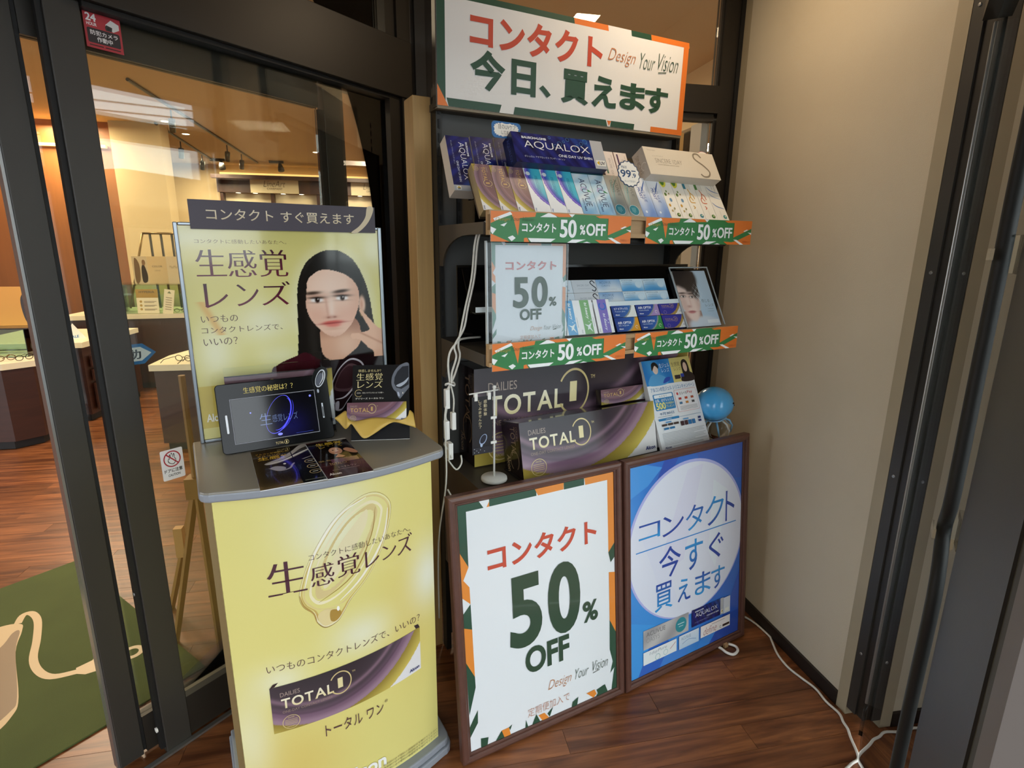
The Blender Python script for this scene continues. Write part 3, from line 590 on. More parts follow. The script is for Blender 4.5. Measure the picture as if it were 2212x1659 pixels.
p.text('コンタクト', .109, .565, .610, .872, RED, .035, res=4); 
for ch, a, b, c, d in (('今', .112, .185, .232, .545), ('日', .256, .185, .348, .515), ('、', .363, .205, .405, .31), ('買', .449, .18, .558, .51), ('え', .575, .185, .68, .495), ('ま', .695, .2, .81, .48), ('す', .808, .2, .918, .475)):
    p.text(ch, a, c if False else b, c, d, DGR, .04, res=4)
p.text('Design', .634, .63, .755, .79, '#c07a48', -.028, shear=.45); p.text('Your', .775, .64, .845, .80, '#46604f', -.028, shear=.45); p.text('Vision', .86, .66, .955, .83, '#33503f', -.028, shear=.45); p.stroke([(.862, .63), (.90, .645)], .003, '#33503f', 1)
p.build('sign_print', t, P_PAPER)
# ================================================================ CARTONS: print designs (drawn lying, L long and W high)
def nz(X, Y, s, seed=0):
    return 0.5 + 0.25 * (np.sin(X * s * 2.1 + seed) * np.cos(Y * s * 1.7 + seed * 2) + np.sin(X * s * 4.3 + Y * s * 3.1 + seed))
def cc(h): h = h.lstrip('#'); return np.array([int(h[i:i + 2], 16) / 255 for i in (0, 2, 4)])
def lerp(a, b, t): t = np.clip(t, 0, 1)[..., None]; return a * (1 - t) + b * t
def d_total(L, W, dark=True, big=False):
    p = Pr(L, W); k = (150, 60) if big else (64, 24)
    A, B_ = (cc('#262326'), cc('#453a42')) if dark else (cc('#5d4048'), cc('#7d5862'))
    def fn(X, Y):
        x, y = X / L * 3.0, Y / W; r = np.hypot(x - 1.0, y - 2.2); c = lerp(A, B_, (r - .9) / .9)
        c = lerp(c, cc('#8d6f80'), np.exp(-((r - 1.78) / .05) ** 2) * .8); c = lerp(c, cc('#7a5e72'), (r - 1.86) / .15); c = lerp(c, cc('#4d3a49'), np.exp(-((r - 1.98) / .03) ** 2) * .6); c = lerp(c, cc('#9a7d8e'), (r - 2.06) / .1)
        g = lerp(cc('#8f7b33'), cc('#cdb95a'), (r - 2.2) / .3); c = np.where((r > 2.22)[..., None], g, c); return np.where((r > 2.53)[..., None], cc('#e8e6e6'), c)
    p.grid(0, 0, L, W, *k, fn); G = '#d9c48a'; gd = '#e8d9a4' if dark else '#c9a468'; r4 = 4 if big else 2
    p.text('DAILIES', .055 * L, .76 * W, .17 * L, .85 * W, '#a8968a', 0, res=r4); x = .058 * L
    for ch, wd in (('T', .052), ('O', .070), ('T', .052), ('A', .068), ('L', .040)):
        p.text(ch, x, .50 * W, x + wd * L, .71 * W, '#f2ead0' if dark else gd, .02, res=r4 + 1, col2=gd); x += wd * L + .008 * L
    p.text('1', .400 * L, .55 * W, .432 * L, .77 * W, gd, .01, res=r4); p.ring(.418 * L, .66 * W, .068 * L, .007 * L, G, -150, 150, ry=.24 * W); p.text('TM', .495 * L, .78 * W, .515 * L, .82 * W, G)
    p.text('ONE-DAY CONTACT LENSES', .06 * L, .40 * W, .36 * L, .455 * W, '#9c8676', 0, res=2)
    p.ring(.105 * L, .18 * W, .05 * L, .004 * L, G, ry=.145 * W); p.text('WATER', .085 * L, .265 * W, .125 * L, .295 * W, G); p.text('GRADIENT', .078 * L, .07 * W, .132 * L, .10 * W, G)
    for i in range(4): p.rect(.068 * L, (.13 + i * .033) * W, .142 * L, (.138 + i * .033) * W, G)
    p.text('Alcon', .905 * L, .06 * W, .985 * L, .135 * W, '#1d2f6e', .03, res=r4); return p
def d_precision(L, W):
    p = Pr(L, W)
    def fn(X, Y):
        x, y = X / W, Y / W; r = np.hypot(x - (L / W - 2.3), y - 2.3); c = lerp(cc('#2a78c4'), cc('#49bcd2'), y * .8 + (1 - x / (L / W)) * .5)
        c = lerp(c, cc('#4b2fb4'), (r - 1.85) / .35); c = lerp(c, cc('#9a86e0'), np.exp(-((r - 2.18) / .04) ** 2)); return np.where((r > 2.26)[..., None], cc('#e9edf2'), c)
    p.grid(0, 0, L, W, 60, 24, fn); p.ell(.12 * L, .22 * W, .045 * L, .13 * W, '#d8e2ea', n=16); p.text('PRECISION1', .17 * L, .58 * W, .62 * L, .74 * W, '#2f8fae', .01); p.rect(.17 * L, .50 * W, .45 * L, .525 * W, '#7fd0de'); p.text('Alcon', .9 * L, .06 * W, .97 * L, .15 * W, '#5a6fa8', .03); return p
def d_acuvue(L, W):
    p = Pr(L, W)
    def fn(X, Y):
        n = nz(X, Y, 2.2 / W, 1); return lerp(lerp(cc('#dfe9ef'), cc('#a9cfe6'), n), cc('#4f93cf'), (X / L - .62) / .5 * (1 - .4 * Y / W))
    p.grid(0, 0, L, W, 40, 16, fn); p.rect(0, 0, .03 * L, W, '#1f4f55'); p.text('ACUVUE', .14 * L, .34 * W, .80 * L, .70 * W, '#1d2b57', -.005, res=3); p.ring(.42 * L, .48 * W, .07 * L, .02 * L, '#b9a3cf', 90, 290); p.poly([(.40 * L, .7 * W), (.47 * L, .94 * W), (.45 * L, .66 * W)], '#3d8a56')
    p.text('OASYS', .62 * L, .17 * W, .77 * L, .28 * W, '#24366b'); p.text('MAX', .80 * L, .17 * W, .92 * L, .28 * W, '#24366b', .03); p.rect(.70 * L, .80 * W, .95 * L, .85 * W, '#8fb8dd'); return p
def d_oasys(L, W):
    p = Pr(L, W); p.grid(0, 0, L, W, 30, 12, lambda X, Y: lerp(cc('#8d8f8a'), cc('#b9bab4'), .5 + .5 * np.sin(X / L * 5 + Y / W * 2)))
    p.stroke([(.05 * L, .95 * W), (.3 * L, .45 * W), (.72 * L, .25 * W)], .004, '#7fa9a8', taper=True); p.stroke([(0, .7 * W), (.3 * L, .25 * W), (.7 * L, .15 * W)], .003, '#9cc4c0', taper=True)
    p.text('ACUVUE', .10 * L, .62 * W, .50 * L, .84 * W, '#5d625f', -.012); p.text('OASYS', .12 * L, .30 * W, .42 * L, .52 * W, '#6f8885', -.018); p.ell(.84 * L, .42 * W, .125 * L, .36 * W, '#dfe9ea'); p.ell(.84 * L, .42 * W, .118 * L, .34 * W, '#1c7f92')
    for i in range(3): p.rect(.78 * L, (.28 + .1 * i) * W, (.88 + .03 * (i % 2)) * L, (.31 + .1 * i) * W, '#8cc7cf')
    return p
def d_moist(L, W):
    p = Pr(L, W); p.grid(0, 0, L, W, 40, 12, lambda X, Y: lerp(cc('#e9ecf2'), cc('#6f92cf'), (X / L - .35) / .6 - .2 * np.sin(Y / W * 6)))
    p.poly(smooth_poly([(.06 * L, .9 * W), (.25 * L, .55 * W), (.4 * L, .42 * W), (.22 * L, .7 * W)]), '#4f6fae'); p.text('ACUVUE', .22 * L, .44 * W, .62 * L, .64 * W, '#3c58a0', 0, shear=.2); p.text('MOIST', .24 * L, .20 * W, .55 * L, .40 * W, '#3551a0', .02, shear=.3); p.ell(.86 * L, .3 * W, .03 * L, .07 * W, '#dce8f6'); return p
def d_white(L, W, kind, c1, c2):
    p = Pr(L, W); p.rect(0, 0, L, W, '#eeebe2')
    if kind == 'avocado':
        p.poly(smooth_poly([(0, .02 * W), (.12 * L, .05 * W), (.20 * L, .22 * W), (.14 * L, .5 * W), (0, .55 * W)]), '#d9d23a'); p.poly(smooth_poly([(0, .04 * W), (.10 * L, .1 * W), (.15 * L, .24 * W), (.10 * L, .4 * W), (0, .42 * W)]), '#4f7d2a')
        for x, y, r, c in ((.30, .35, .03, '#6a8a3a'), (.38, .2, .045, '#5a7a34'), (.36, .5, .025, '#8a7a3a'), (.52, .5, .05, '#6b93b4'), (.66, .25, .04, '#c9952e'), (.74, .55, .03, '#9a8f5a'), (.80, .3, .03, '#b09a5a')): p.ell(x * L, y * W, r * L, r * W * 2.2, c, n=14)
    elif kind == 'runner':
        p.rect(0, 0, .20 * L, .22 * W, c1)
        for i in range(3): p.rect(.03 * L, (.30 + .12 * i) * W, .22 * L, (.33 + .12 * i) * W, '#b9b4a6')
        for a in ([(.2, .3), (.3, .42), (.4, .35), (.5, .5)], [(.3, .42), (.36, .6), (.46, .66)], [(.4, .35), (.46, .2), (.55, .25), (.56, .6)], [(.64, .3), (.68, .42), (.72, .3)]): p.stroke([(x * L, y * W) for x, y in a], .0035, c2, 4)
    else:
        for o in (0, .16, .42): p.stroke([((.10 + o) * L, .05 * W), ((.2 + o) * L, .35 * W), ((.26 + o) * L, .95 * W)], .004, '#5a7fb4' if o != .16 else '#9fb4cf', taper=True)
        p.rect(.02 * L, .5 * W, .16 * L, .54 * W, '#b4b4ae'); p.rect(.02 * L, .7 * W, .22 * L, .73 * W, '#9a9a94')
    p.rect(.74 * L, .44 * W, .92 * L, .46 * W, '#cfcabd'); p.ell(.90 * L, .72 * W, .05 * L, .15 * W, {'avocado': '#4a6a2c', 'runner': c1 if kind == 'runner' else c2}.get(kind, '#2f8a8f'), n=16); p.ell(.89 * L, .75 * W, .018 * L, .06 * W, '#d8e0b8', n=10); return p
def d_aqualox(L, W, big=False):
    p = Pr(L, W); e = .86 * L if big else .90 * L
    def fn(X, Y):
        n = nz(X, Y, 3.4 / W, 3) + .25 * (nz(X, Y, 9 / W, 5) - .5); c = lerp(cc('#12143f'), cc('#26308a'), n); return lerp(c, cc('#2f86cf'), ((X / L) * .9 + (Y / W) * .5 - .85) * 1.6 * n)
    p.grid(0, 0, e, W, 120 if big else 50, 40 if big else 18, fn); p.rect(e, 0, L, W, '#b9bbc0')
    for i in range(9 if big else 3): p.ring((.40 + .05 * i) * L, (.92 - .09 * ((i * 3) % 4)) * W, (.012 + .006 * (i % 3)) * L, .002 * L, '#5fb0e6', n=16)
    p.text('BAUSCH+LOMB', .10 * L, .80 * W, .36 * L, .88 * W, '#e8ecf6', .04); p.text('AQUALOX', .11 * L, .46 * W, .83 * L if big else .80 * L, .74 * W, '#f4f6fb', -.012, res=5 if big else 3); p.text('ONE DAY UV SHIN', .46 * L, .28 * W, .84 * L, .37 * W, '#dfe6f4', .015); p.text('ボシュロム アクアロックス ワンデー UV シン', .09 * L, .17 * W, .52 * L, .235 * W, '#c9d2e6', .0)
    p.rrect(e + .02 * L, .10 * W, L - .012 * L, .30 * W, .006 * L, '#efeee6'); p.text('UV' if big else '5', e + .06 * L if big else e + .05 * L, .14 * W, L - .02 * L, .26 * W, '#2a2a44', .03); p.poly([(e + .025 * L, .2 * W), (e + .055 * L, .28 * W), (e + .055 * L, .12 * W)], '#d9b32a'); return p
def d_sincere(L, W):
    p = Pr(L, W); p.rect(0, 0, L, W, '#dcd3c3'); p.text('Seascape', .05 * L, .86 * W, .16 * L, .92 * W, '#b0a696'); p.text('シンシアワンデーS', .10 * L, .66 * W, .24 * L, .71 * W, '#a39a8b'); p.text('SINCERE 1DAY', .12 * L, .44 * W, .49 * L, .60 * W, '#8f8779', -.02); p.text('ONE-DAY DISPOSABLE CONTACT LENSES', .14 * L, .36 * W, .43 * L, .395 * W, '#a89f90')
    p.stroke([(.80 * L, .80 * W), (.76 * L, .93 * W), (.70 * L, .90 * W), (.70 * L, .72 * W), (.80 * L, .50 * W), (.86 * L, .28 * W), (.83 * L, .10 * W), (.76 * L, .07 * W), (.72 * L, .16 * W)], .006, '#847a6b', 7); return p
def d_sincere_small(L, W, c1):
    p = Pr(L, W); p.rect(0, 0, L, W, '#e6dad2'); p.rect(.06 * L, .18 * W, .72 * L, .30 * W, c1); p.text('SINCERE 1DAY', .22 * L, .52 * W, .80 * L, .68 * W, '#9a9088', -.01); p.rect(.1 * L, .8 * W, .5 * L, .84 * W, '#c4b8b0'); return p
def carton(kind, label, pr, L, W, dpt, side, loc, lean, upright, group, cap=None, gloss=None, ang=SA):
    """a lens carton leaning back by `lean`; upright = standing on its short side"""
    w_, h_ = (W, L) if upright else (L, W)
    t = thing('lens_carton', label, 'box', loc, (rad(-lean), 0, rad(ang)), group)
    part('carton', MB().box(0, .0006, 0, w_ - .0012, dpt, h_), side, t)
    me = pr if not isinstance(pr, Pr) else pr.mesh('carton_print', (lambda x, y, d: (y, -d, h_ - x)) if upright else (lambda x, y, d: (x, -d, y)))
    if not me.materials: me.materials.append(gloss or P_CARD)
    part('carton_print', me, None, t); return t
C_GOLD = mat('gold_carton_side', '#a08a60', 0.35); C_NAVY = mat('navy_carton', '#141a44', 0.3); C_WHITE = mat('white_carton', '#e4e4e2', 0.4); C_SILV = mat('silver_carton', '#b6b6ba', 0.3); C_CREAM = mat('cream_carton', '#cfc5b8', 0.4); C_TEAL = mat('teal_carton', '#173f44', 0.35); C_PLUM = mat('plum_carton', '#2c2126', 0.22); C_PEACH = mat('peach_carton', '#d9b9ad', 0.4)
# upper shelf: the stepped stand and the rows of cartons on it
st = thing('carton_stand', 'black stepped stand with brown slanted boards on the upper shelf', 'stand', S(0, 0), (0, 0, rad(SA)))
part('stand_body', MB().prism([(.30, 1.5735), (.30, 1.640), (.345, 1.640), (.43, 1.82), (.44, 1.82), (.44, 1.5735)], .17, 1.10, 'x'), M_ACRY, st)
_l = rad(32.5)
part('slanted_board', MB().prism([(.2025, 1.585), (.2025 + .148 * math.sin(_l), 1.585 + .148 * math.cos(_l)), (.209 + .148 * math.sin(_l), 1.581 + .148 * math.cos(_l)), (.209, 1.581)], .142, 1.10, 'x'), mat('brown_board', '#4a3826', 0.5), st)
part('front_lip', MB().box(.142, .1505, 1.5735, 1.10, .168, 1.600), M_ACRY, st)
ub = [0.14, 0.192, 0.247, 0.302, 0.355, 0.411, 0.468, 0.529, 0.59, 0.644, 0.699, 0.756, 0.814, 0.864, 0.916, 0.969, 1.024, 1.080]
lay = [('total', 3, 'mauve lens carton in the upper front row', C_GOLD, lambda L, W: d_total(L, W, False)), ('prec', 3, 'blue purple-crescent lens carton in the upper front row', C_WHITE, d_precision),
       ('acu', 2, 'pale blue carton lettered ACUVUE in navy', C_TEAL, d_acuvue), ('oasys', 2, 'grey lens carton with a teal disc', C_SILV, d_oasys), ('moist', 2, 'white lens carton fading to soft blue', C_WHITE, d_moist),
       ('avo', 2, 'white lens carton with an avocado drawing', C_WHITE, lambda L, W: d_white(L, W, 'avocado', '', '')), ('run1', 1, 'white lens carton with teal tab and yellow runner drawing', C_WHITE, lambda L, W: d_white(L, W, 'runner', '#2f7f94', '#d9a63a')), ('run2', 1, 'white lens carton with green tab and red runner drawing', C_WHITE, lambda L, W: d_white(L, W, 'runner', '#4a7d3a', '#cf6a44')), ('swo', 1, 'white lens carton with blue swooshes at the end of the front row', C_WHITE, lambda L, W: d_white(L, W, 'swoosh', '', '#2f8a8f'))]
WHERE = {'total': ('at the open end', 'middle of three', 'touching the blue ones'), 'prec': ('touching the mauve ones', 'middle of three', 'touching the ACUVUE ones'), 'acu': ('beside a crescent', 'beside a grey one'), 'oasys': ('beside ACUVUE in navy', 'beside a white one'), 'moist': ('beside a grey one', 'beside an avocado'), 'avo': ('beside a soft blue one', 'beside the teal tab')}
i = 0
for key, n, lab, side, fn in lay:
    me = None
    for k in range(n):
        wd = ub[i + 1] - ub[i]; avg = (ub[i - k + n] - ub[i - k]) / n
        if me is None: me = fn(.151, avg - .0012).mesh('carton_print', lambda x, y, d: (y, -d, .151 - x)); me.materials.append(P_CARD)
        carton('lens_carton', lab + (', ' + WHERE[key][k] if n > 1 else ''), me, .151, avg, .030, side, S(ub[i - k] + k * avg, .175, 1.6035), 32.5, True, 'cartons in the upper front row'); i += 1
me = d_aqualox(.17, .0735).mesh('carton_print', lambda x, y, d: (y, -d, .17 - x)); me.materials.append(P_CARD)
for k in range(3): carton('lens_carton', 'navy AQUALOX carton standing on end in the upper back row, ' + ('at the open end', 'middle of three', 'touching the large lying carton')[k], me, .17, .0745, .045, C_CREAM, S(.105 + k * .0765, .292, 1.662 + .004 * k), 24, True, 'navy cartons on end in the upper back row')
t = carton('lens_carton', 'large lying navy carton lettered AQUALOX with silver end on the upper shelf', d_aqualox(.318, .096, True), .318, .096, .055, C_NAVY, S(.270, .230, 1.743), 26, False, None, gloss=P_GLOSS)
p = Pr(.055, .096); p.text('AQUALOX', .02, .012, .036, .084, '#5a6ab0', -.01, rot=-90); p.build('side_print', t, P_CARD, lambda x, y, d: (-.0003 - d, .055 - x, y))
for k, c1 in ((0, '#4f7d68'), (1, '#4a2f55')): carton('lens_carton', ('pale carton with green stripe lettered SINCERE in the upper back row', 'pale carton with purple stripe beside the round number tag')[k], d_sincere_small(.115, .052, c1), .115, .052, .03, C_PEACH, S(.632 + k * .056, .285, 1.715), 28, True, None)
t = carton('lens_carton', 'large lying cream carton lettered SINCERE 1DAY with a big S', d_sincere(.316, .104), .316, .104, .055, C_CREAM, S(.752, .220, 1.741), 30, False, None)
p = Pr(.055, .104); p.text('SINCERE', .012, .02, .027, .09, '#a89c8c', -.01, rot=-90); p.ring(.038, .04, .012, .003, '#e8e0d4', 20, 250); p.build('side_print', t, P_CARD, lambda x, y, d: (-.0003 - d, .055 - x, y))
# pop tags
def pop(name, label, outline, inner, edge, loc, lean, draw, ang=SA):
    t = thing(name, label, 'pop tag', loc, (rad(-lean), 0, rad(ang)))
    part('tag_card', MB().prism(outline, 0, .0008, 'y'), mat('tag_' + edge, edge, 0.45), t); p = Pr(); p.poly(inner, '#f2efe8'); draw(p); p.build('tag_print', t, P_PAPER)
rb = lambda w_, h_, r: [(cx + r * math.cos(rad(a + 15 * i)), cy + r * math.sin(rad(a + 15 * i))) for cx, cy, a in ((w_ - r, h_ - r, 0), (r, h_ - r, 90), (r, r, 180), (w_ - r, r, 270)) for i in range(7)]
def scal(w_, h_, n, amp): return [(w_ / 2 + (w_ / 2 - amp * (.5 + .5 * math.cos(n * a))) * (abs(math.cos(a)) ** .6 * (1 if math.cos(a) > 0 else -1)), h_ / 2 + (h_ / 2 - amp * (.5 + .5 * math.cos(n * a))) * (abs(math.sin(a)) ** .6 * (1 if math.sin(a) > 0 else -1))) for a in [2 * math.pi * i / 120 for i in range(120)]]
def dr(p): p.text('目のUVケア', .022, .025, .078, .038, '#4a4a4a', .0); p.text('してますか？', .030, .011, .076, .021, '#4a4a4a', .0)
pop('speech_tag', 'small blue edged speech bubble tag above the AQUALOX cartons', rb(.095, .046, .012) [:21] + [(.06, 0), (.10, -.018), (.085, .003)], [(x * .86 + .006, y * .84 + .004) for x, y in scal(.095, .046, 20, .003)], '#2f6fae', S(.222, .292, 1.812), 8, dr)
def dr(p): p.text('MAX', .018, .060, .040, .069, '#3d5c80', .01); p.text('99', .012, .032, .052, .056, '#2d4f7a', .02, res=4); p.text('.9', .054, .032, .070, .046, '#2d4f7a', .02); p.rect(.055, .052, .072, .055, '#2d4f7a'); p.text('カットできます', .022, .016, .064, .023, '#6a7a90')
star = [(.044 + (.044 if i % 2 else .040) * math.cos(math.pi * i / 16), .044 + (.044 if i % 2 else .040) * math.sin(math.pi * i / 16)) for i in range(32)]
pop('round_tag', 'round navy edged starburst tag reading 99.9 in front of the cartons', star, [(.044 + (x - .044) * .92, .044 + (y - .044) * .92) for x, y in star], '#2d4a6e', S(.592, .172, 1.688), 20, dr)
ov = [(.03 + .03 * math.cos(a), .026 + .026 * math.sin(a)) for a in [2 * math.pi * i / 30 for i in range(30)]]
def dr(p): p.text('目の', .018, .034, .032, .042, '#5a4f4f'); p.text('UVケア', .014, .021, .046, .031, '#5a4f4f'); p.text('してますか', .018, .012, .046, .017, '#7a6f6f')
pop('speech_tag', 'small oval speech bubble tag with pink edge on the SINCERE carton', ov[:26] + [(.062, .0)] + ov[27:], [(.03 + (x - .03) * .92, .026 + (y - .026) * .92) for x, y in ov], '#d98a8a', S(1.005, .262, 1.795), 30, dr)
# hanging poster in an acrylic holder
def poster50(W, Hh, fade=False):
    p = Pr(W, Hh).unit(); G, O, Rr, Wh = (DGR, '#e58a30', RED, '#e6eaee') if not fade else ('#7f9a92', '#e0a184', '#cf8a8e', '#e2e2ea')
    NG = '#27442f' if not fade else '#4a5a50'
    p.rect(0, 0, 1, 1, Wh)
    p.poly([(0, 1), (.123, 1), (.148, .971), (.048, .971), (.045, .755), (0, .818)], G); p.poly([(.165, .971), (.19, 1), (.182, .971)], O); p.rect(.182, .971, .47, 1, G); p.poly([(.461, 1), (.65, 1), (.648, .972), (.48, .971)], O); p.rect(.65, .971, .79, 1, G); p.poly([(.792, 1), (1, 1), (1, .685), (.955, .647), (.955, .970), (.797, .970)], O)
    p.poly([(0, .818), (.045, .755), (.012, .708), (.044, .676), (.045, .608), (0, .64)], O); p.poly([(0, .575), (.045, .608), (.046, .504), (0, .519)], G); p.poly([(0, .519), (.046, .504), (.047, .307), (0, .378)], O); p.poly([(0, .378), (.047, .307), (.048, .263), (.003, .156)], G); p.poly([(0, .105), (.053, .165), (.05, .111), (0, .06)], G)
    p.poly([(1, .685), (.954, .647), (.97, .60), (1, .62)], G); p.poly([(1, .55), (.955, .557), (.955, .335), (1, .265)], O); p.poly([(1, .27), (.955, .335), (.952, .196), (.974, .133), (.953, .082), (.985, .102), (1, .09)], G); p.poly([(1, .09), (.985, .102), (.96, 0), (1, 0)], G)
    for q, c in (([(.06, 0), (.062, .039), (.108, .031), (.1, 0)], G), ([(.15, 0), (.19, .034), (.205, 0)], G), ([(.19, .034), (.236, .034), (.245, 0), (.205, 0)], O), ([(.236, .034), (.258, .042), (.243, .02)], G), ([(.34, 0), (.347, .034), (.359, 0)], G), ([(.385, 0), (.416, .04), (.44, 0)], G), ([(.43, .03), (.47, .03), (.50, 0), (.455, 0)], O), ([(.49, .02), (.53, .04), (.505, .002)], G), ([(.66, 0), (.667, .023), (.71, .035), (.70, 0)], G), ([(.77, .034), (.83, .036), (.845, .012), (.82, 0)], O), ([(.84, .0), (.855, .012), (.845, .03), (.909, .04), (.93, .0)], G)): p.poly(q, c)
    if fade: p.text('コンタクト', .17, .73, .86, .82, Rr, .025, res=3)
    else: p.text('コンタクト', .154, .712, .868, .815, Rr, .025, res=4)
    p.text('5', .267, .355, .478, .662, NG, .035, .03, res=6); p.text('0', .519, .353, .742, .667, NG, .035, .03, res=6); p.text('%', .757, .363, .867, .458, NG, .03, res=4); p.text('OFF', .358, .231, .655, .345, NG, .035, .03, res=5)
    p.text('Design', .50, .112, .665, .165, '#c28a62', -.03, shear=.45); p.text('Your', .69, .122, .79, .168, '#5a6a60', -.03, shear=.45); p.text('Vision', .82, .125, .935, .172, '#4a5a50', -.03, shear=.45); p.stroke([(.82, .118), (.87, .122)], .002, '#4a5a50', 1)
    p.text('定期便加入で', .36, .04, .647, .078, '#c08a72', -.01, res=3); return p
t = thing('hanging_poster', 'white 50 percent OFF poster in a clear holder hanging between two shelves', 'poster', S(.158, .157, 1.236), (rad(-1.5), 0, rad(18)))
part('poster_sheet', MB().box(0, .0008, 0, .247, .0016, .285), M_WHITE, t); poster50(.247, .285, True).build('poster_print', t, P_PAPER)
part('acrylic_holder', MB().box(-.018, -.006, 0, .252, -.003, .287), M_CLEAR, t)
part('holder_edge', MB().box(-.019, -.0065, 0, -.0155, .004, .287), mat('acrylic_edge', '#b9c2c6', 0.1, spec=.8), t)
# middle shelf: empty black stand, clear rests, cartons
st = thing('carton_stand', 'glossy black stepped acrylic stand, its near end empty, on the middle shelf', 'stand', S(0, 0), (0, 0, rad(SA)))
part('back_board', MB().prism([(.36, 1.2135), (.36, 1.453), (.366, 1.453), (.366, 1.2135)], .137, 1.085, 'x'), M_ACRY, st)
_l2 = rad(27)
part('upper_slope', MB().prism([(.262, 1.315), (.262 + .145 * math.sin(_l2), 1.315 + .145 * math.cos(_l2)), (.268 + .145 * math.sin(_l2), 1.313 + .145 * math.cos(_l2)), (.268, 1.313)], .14, 1.08, 'x'), M_ACRY, st)
part('lower_slope', MB().prism([(.205, 1.2135), (.262, 1.325), (.268, 1.325), (.212, 1.2135)], .19, 1.08, 'x'), M_ACRY, st)
part('clear_lip', MB().box(.137, .222, 1.318, 1.05, .262, 1.3225), glass_mat('bright_acrylic', (.9, .95, .95), 1.5), st); part('clear_lip', MB().box(.137, .222, 1.3228, 1.05, .226, 1.338), mat('lip_edge', '#d8e4ea', 0.15, spec=.8), st)
def d_box2(L, W, kind, c='#2a3f8f'):
    p = Pr(L, W)
    if kind == 's': p.rect(0, 0, L, W, '#c9cfd6'); p.text('SINCERE 1DAY', .2 * L, .5 * W, .7 * L, .64 * W, '#8a96a4', -.01); p.rect(.2 * L, .3 * W, .75 * L, .32 * W, '#9aa4b0'); p.stroke([(.95 * L, .72 * W), (.86 * L, .92 * W), (.76 * L, .78 * W), (.84 * L, .55 * W), (.96 * L, .3 * W), (.88 * L, .1 * W), (.78 * L, .2 * W)], .0035, '#3a3f48', 6)
    if kind == 'acu': p.grid(0, 0, L, W, 20, 10, lambda X, Y: lerp(cc('#d3dde6'), cc('#7fa6d0'), Y / W * 1.1 - .2 + .2 * np.sin(X / L * 7))); p.text('ACUVUE', .14 * L, .66 * W, .6 * L, .86 * W, '#4a6288', -.01); p.text('OASYS', .2 * L, .42 * W, .55 * L, .58 * W, '#5a7296', -.02, shear=.3); p.rect(.2 * L, .2 * W, .8 * L, .22 * W, '#a9bccf')
    if kind == 'aq': p.grid(0, 0, L, W, 24, 12, lambda X, Y: lerp(cc('#cfe2ef'), cc('#4f9ad4'), 1 - Y / W * 1.5 + .3 * np.sin(X / L * 4))); p.text('BAUSCH+LOMB', .05 * L, .84 * W, .55 * L, .92 * W, '#4a6a80', .01); p.text('AQUALOX', .08 * L, .64 * W, .5 * L, .78 * W, '#8aa4b8', -.02); p.rect(.08 * L, .52 * W, .5 * L, .55 * W, '#8aa4b8'); p.ell(.78 * L, .55 * W, .16 * L, .32 * W, '#b4d4ea'); p.ell(.78 * L, .58 * W, .145 * L, .27 * W, '#cfe4f2')
    if kind == 'bub': p.rect(0, 0, L, W, '#cfdbe6'); [p.ell(x * L, y * W, .05 * L, .05 * L, '#9fb6ca', n=12) for x, y in ((.6, .8), (.7, .5), (.5, .3), (.75, .2))]
    if kind == 'opt':
        A, Bc, tt, s2 = c
        p.grid(0, 0, L, W, 40, 20, lambda X, Y: np.where((np.hypot(X / W - .35, Y / W - 1.35) < 1.42)[..., None], lerp(cc('#1d3f8c'), cc(A), X / L * 1.1 - Y / W * .2), np.where((np.hypot(X / W - .35, Y / W - 1.35) < 1.52)[..., None], cc('#8f938f'), cc(Bc))))
        p.text(tt, .10 * L, .54 * W, .68 * L, .72 * W, '#f2f4f8', .02); p.text(s2, .12 * L, .36 * W, .55 * L, .48 * W, '#cfe0f2', 0); p.text('Alcon', .10 * L, .14 * W, .28 * L, .24 * W, '#eef2f8', .03); p.ring(.86 * L, .28 * W, .05 * L, .014 * L, '#e8e4dc', 0, 300)
    if kind == 't30':
        p.grid(0, 0, L, W, 40, 20, lambda X, Y: np.where((np.hypot(X / W - .55, Y / W - 1.45) < 1.45)[..., None], cc('#2b2f95'), np.where((np.hypot(X / W - .55, Y / W - 1.45) < 1.65)[..., None], cc('#a88a46'), cc('#e6e4e4'))))
        p.text('TOTAL', .12 * L, .58 * W, .50 * L, .74 * W, '#b99a62', .0); p.ring(.60 * L, .68 * W, .09 * L, .012 * L, '#b99a62', -160, 160, ry=.18 * W); p.text('30', .55 * L, .60 * W, .65 * L, .76 * W, '#b99a62'); p.rect(.12 * L, .52 * W, .52 * L, .54 * W, '#8a7ab0'); p.ring(.22 * L, .2 * W, .06 * L, .015 * L, '#8a7ab0'); p.text('Alcon', .88 * L, .2 * W, .97 * L, .27 * W, '#3a4a8a', .02)
    if kind == 'bio':
        p.rect(0, 0, L, W, '#eceef0'); p.rect(0, .24 * W, L, .80 * W, c[0])
        if c[1]: p.ring(.2 * L, .52 * W, .10 * L, .035 * L, '#2468c8', -150, 150, ry=.2 * W); p.text('bi keary', .42 * L, .42 * W, .93 * L, .60 * W, '#f0f4f4', .01, shear=.2)
        else: p.text('bi keary', .07 * L, .46 * W, .56 * L, .66 * W, '#f0f4f4', .02, shear=.2); p.poly([(.7 * L, .30 * W), (.78 * L, .48 * W), (.88 * L, .44 * W), (.84 * L, .56 * W), (.95 * L, .75 * W), (.8 * L, .62 * W), (.68 * L, .72 * W), (.74 * L, .52 * W)], '#e4eef0')
        for i, (x, y) in enumerate(((.62, .6), (.68, .70), (.58, .74))): p.poly([(x * L, y * W), ((x + .04) * L, (y + .05) * W), ((x + .02) * L, (y - .04) * W)], '#e0eaf0')
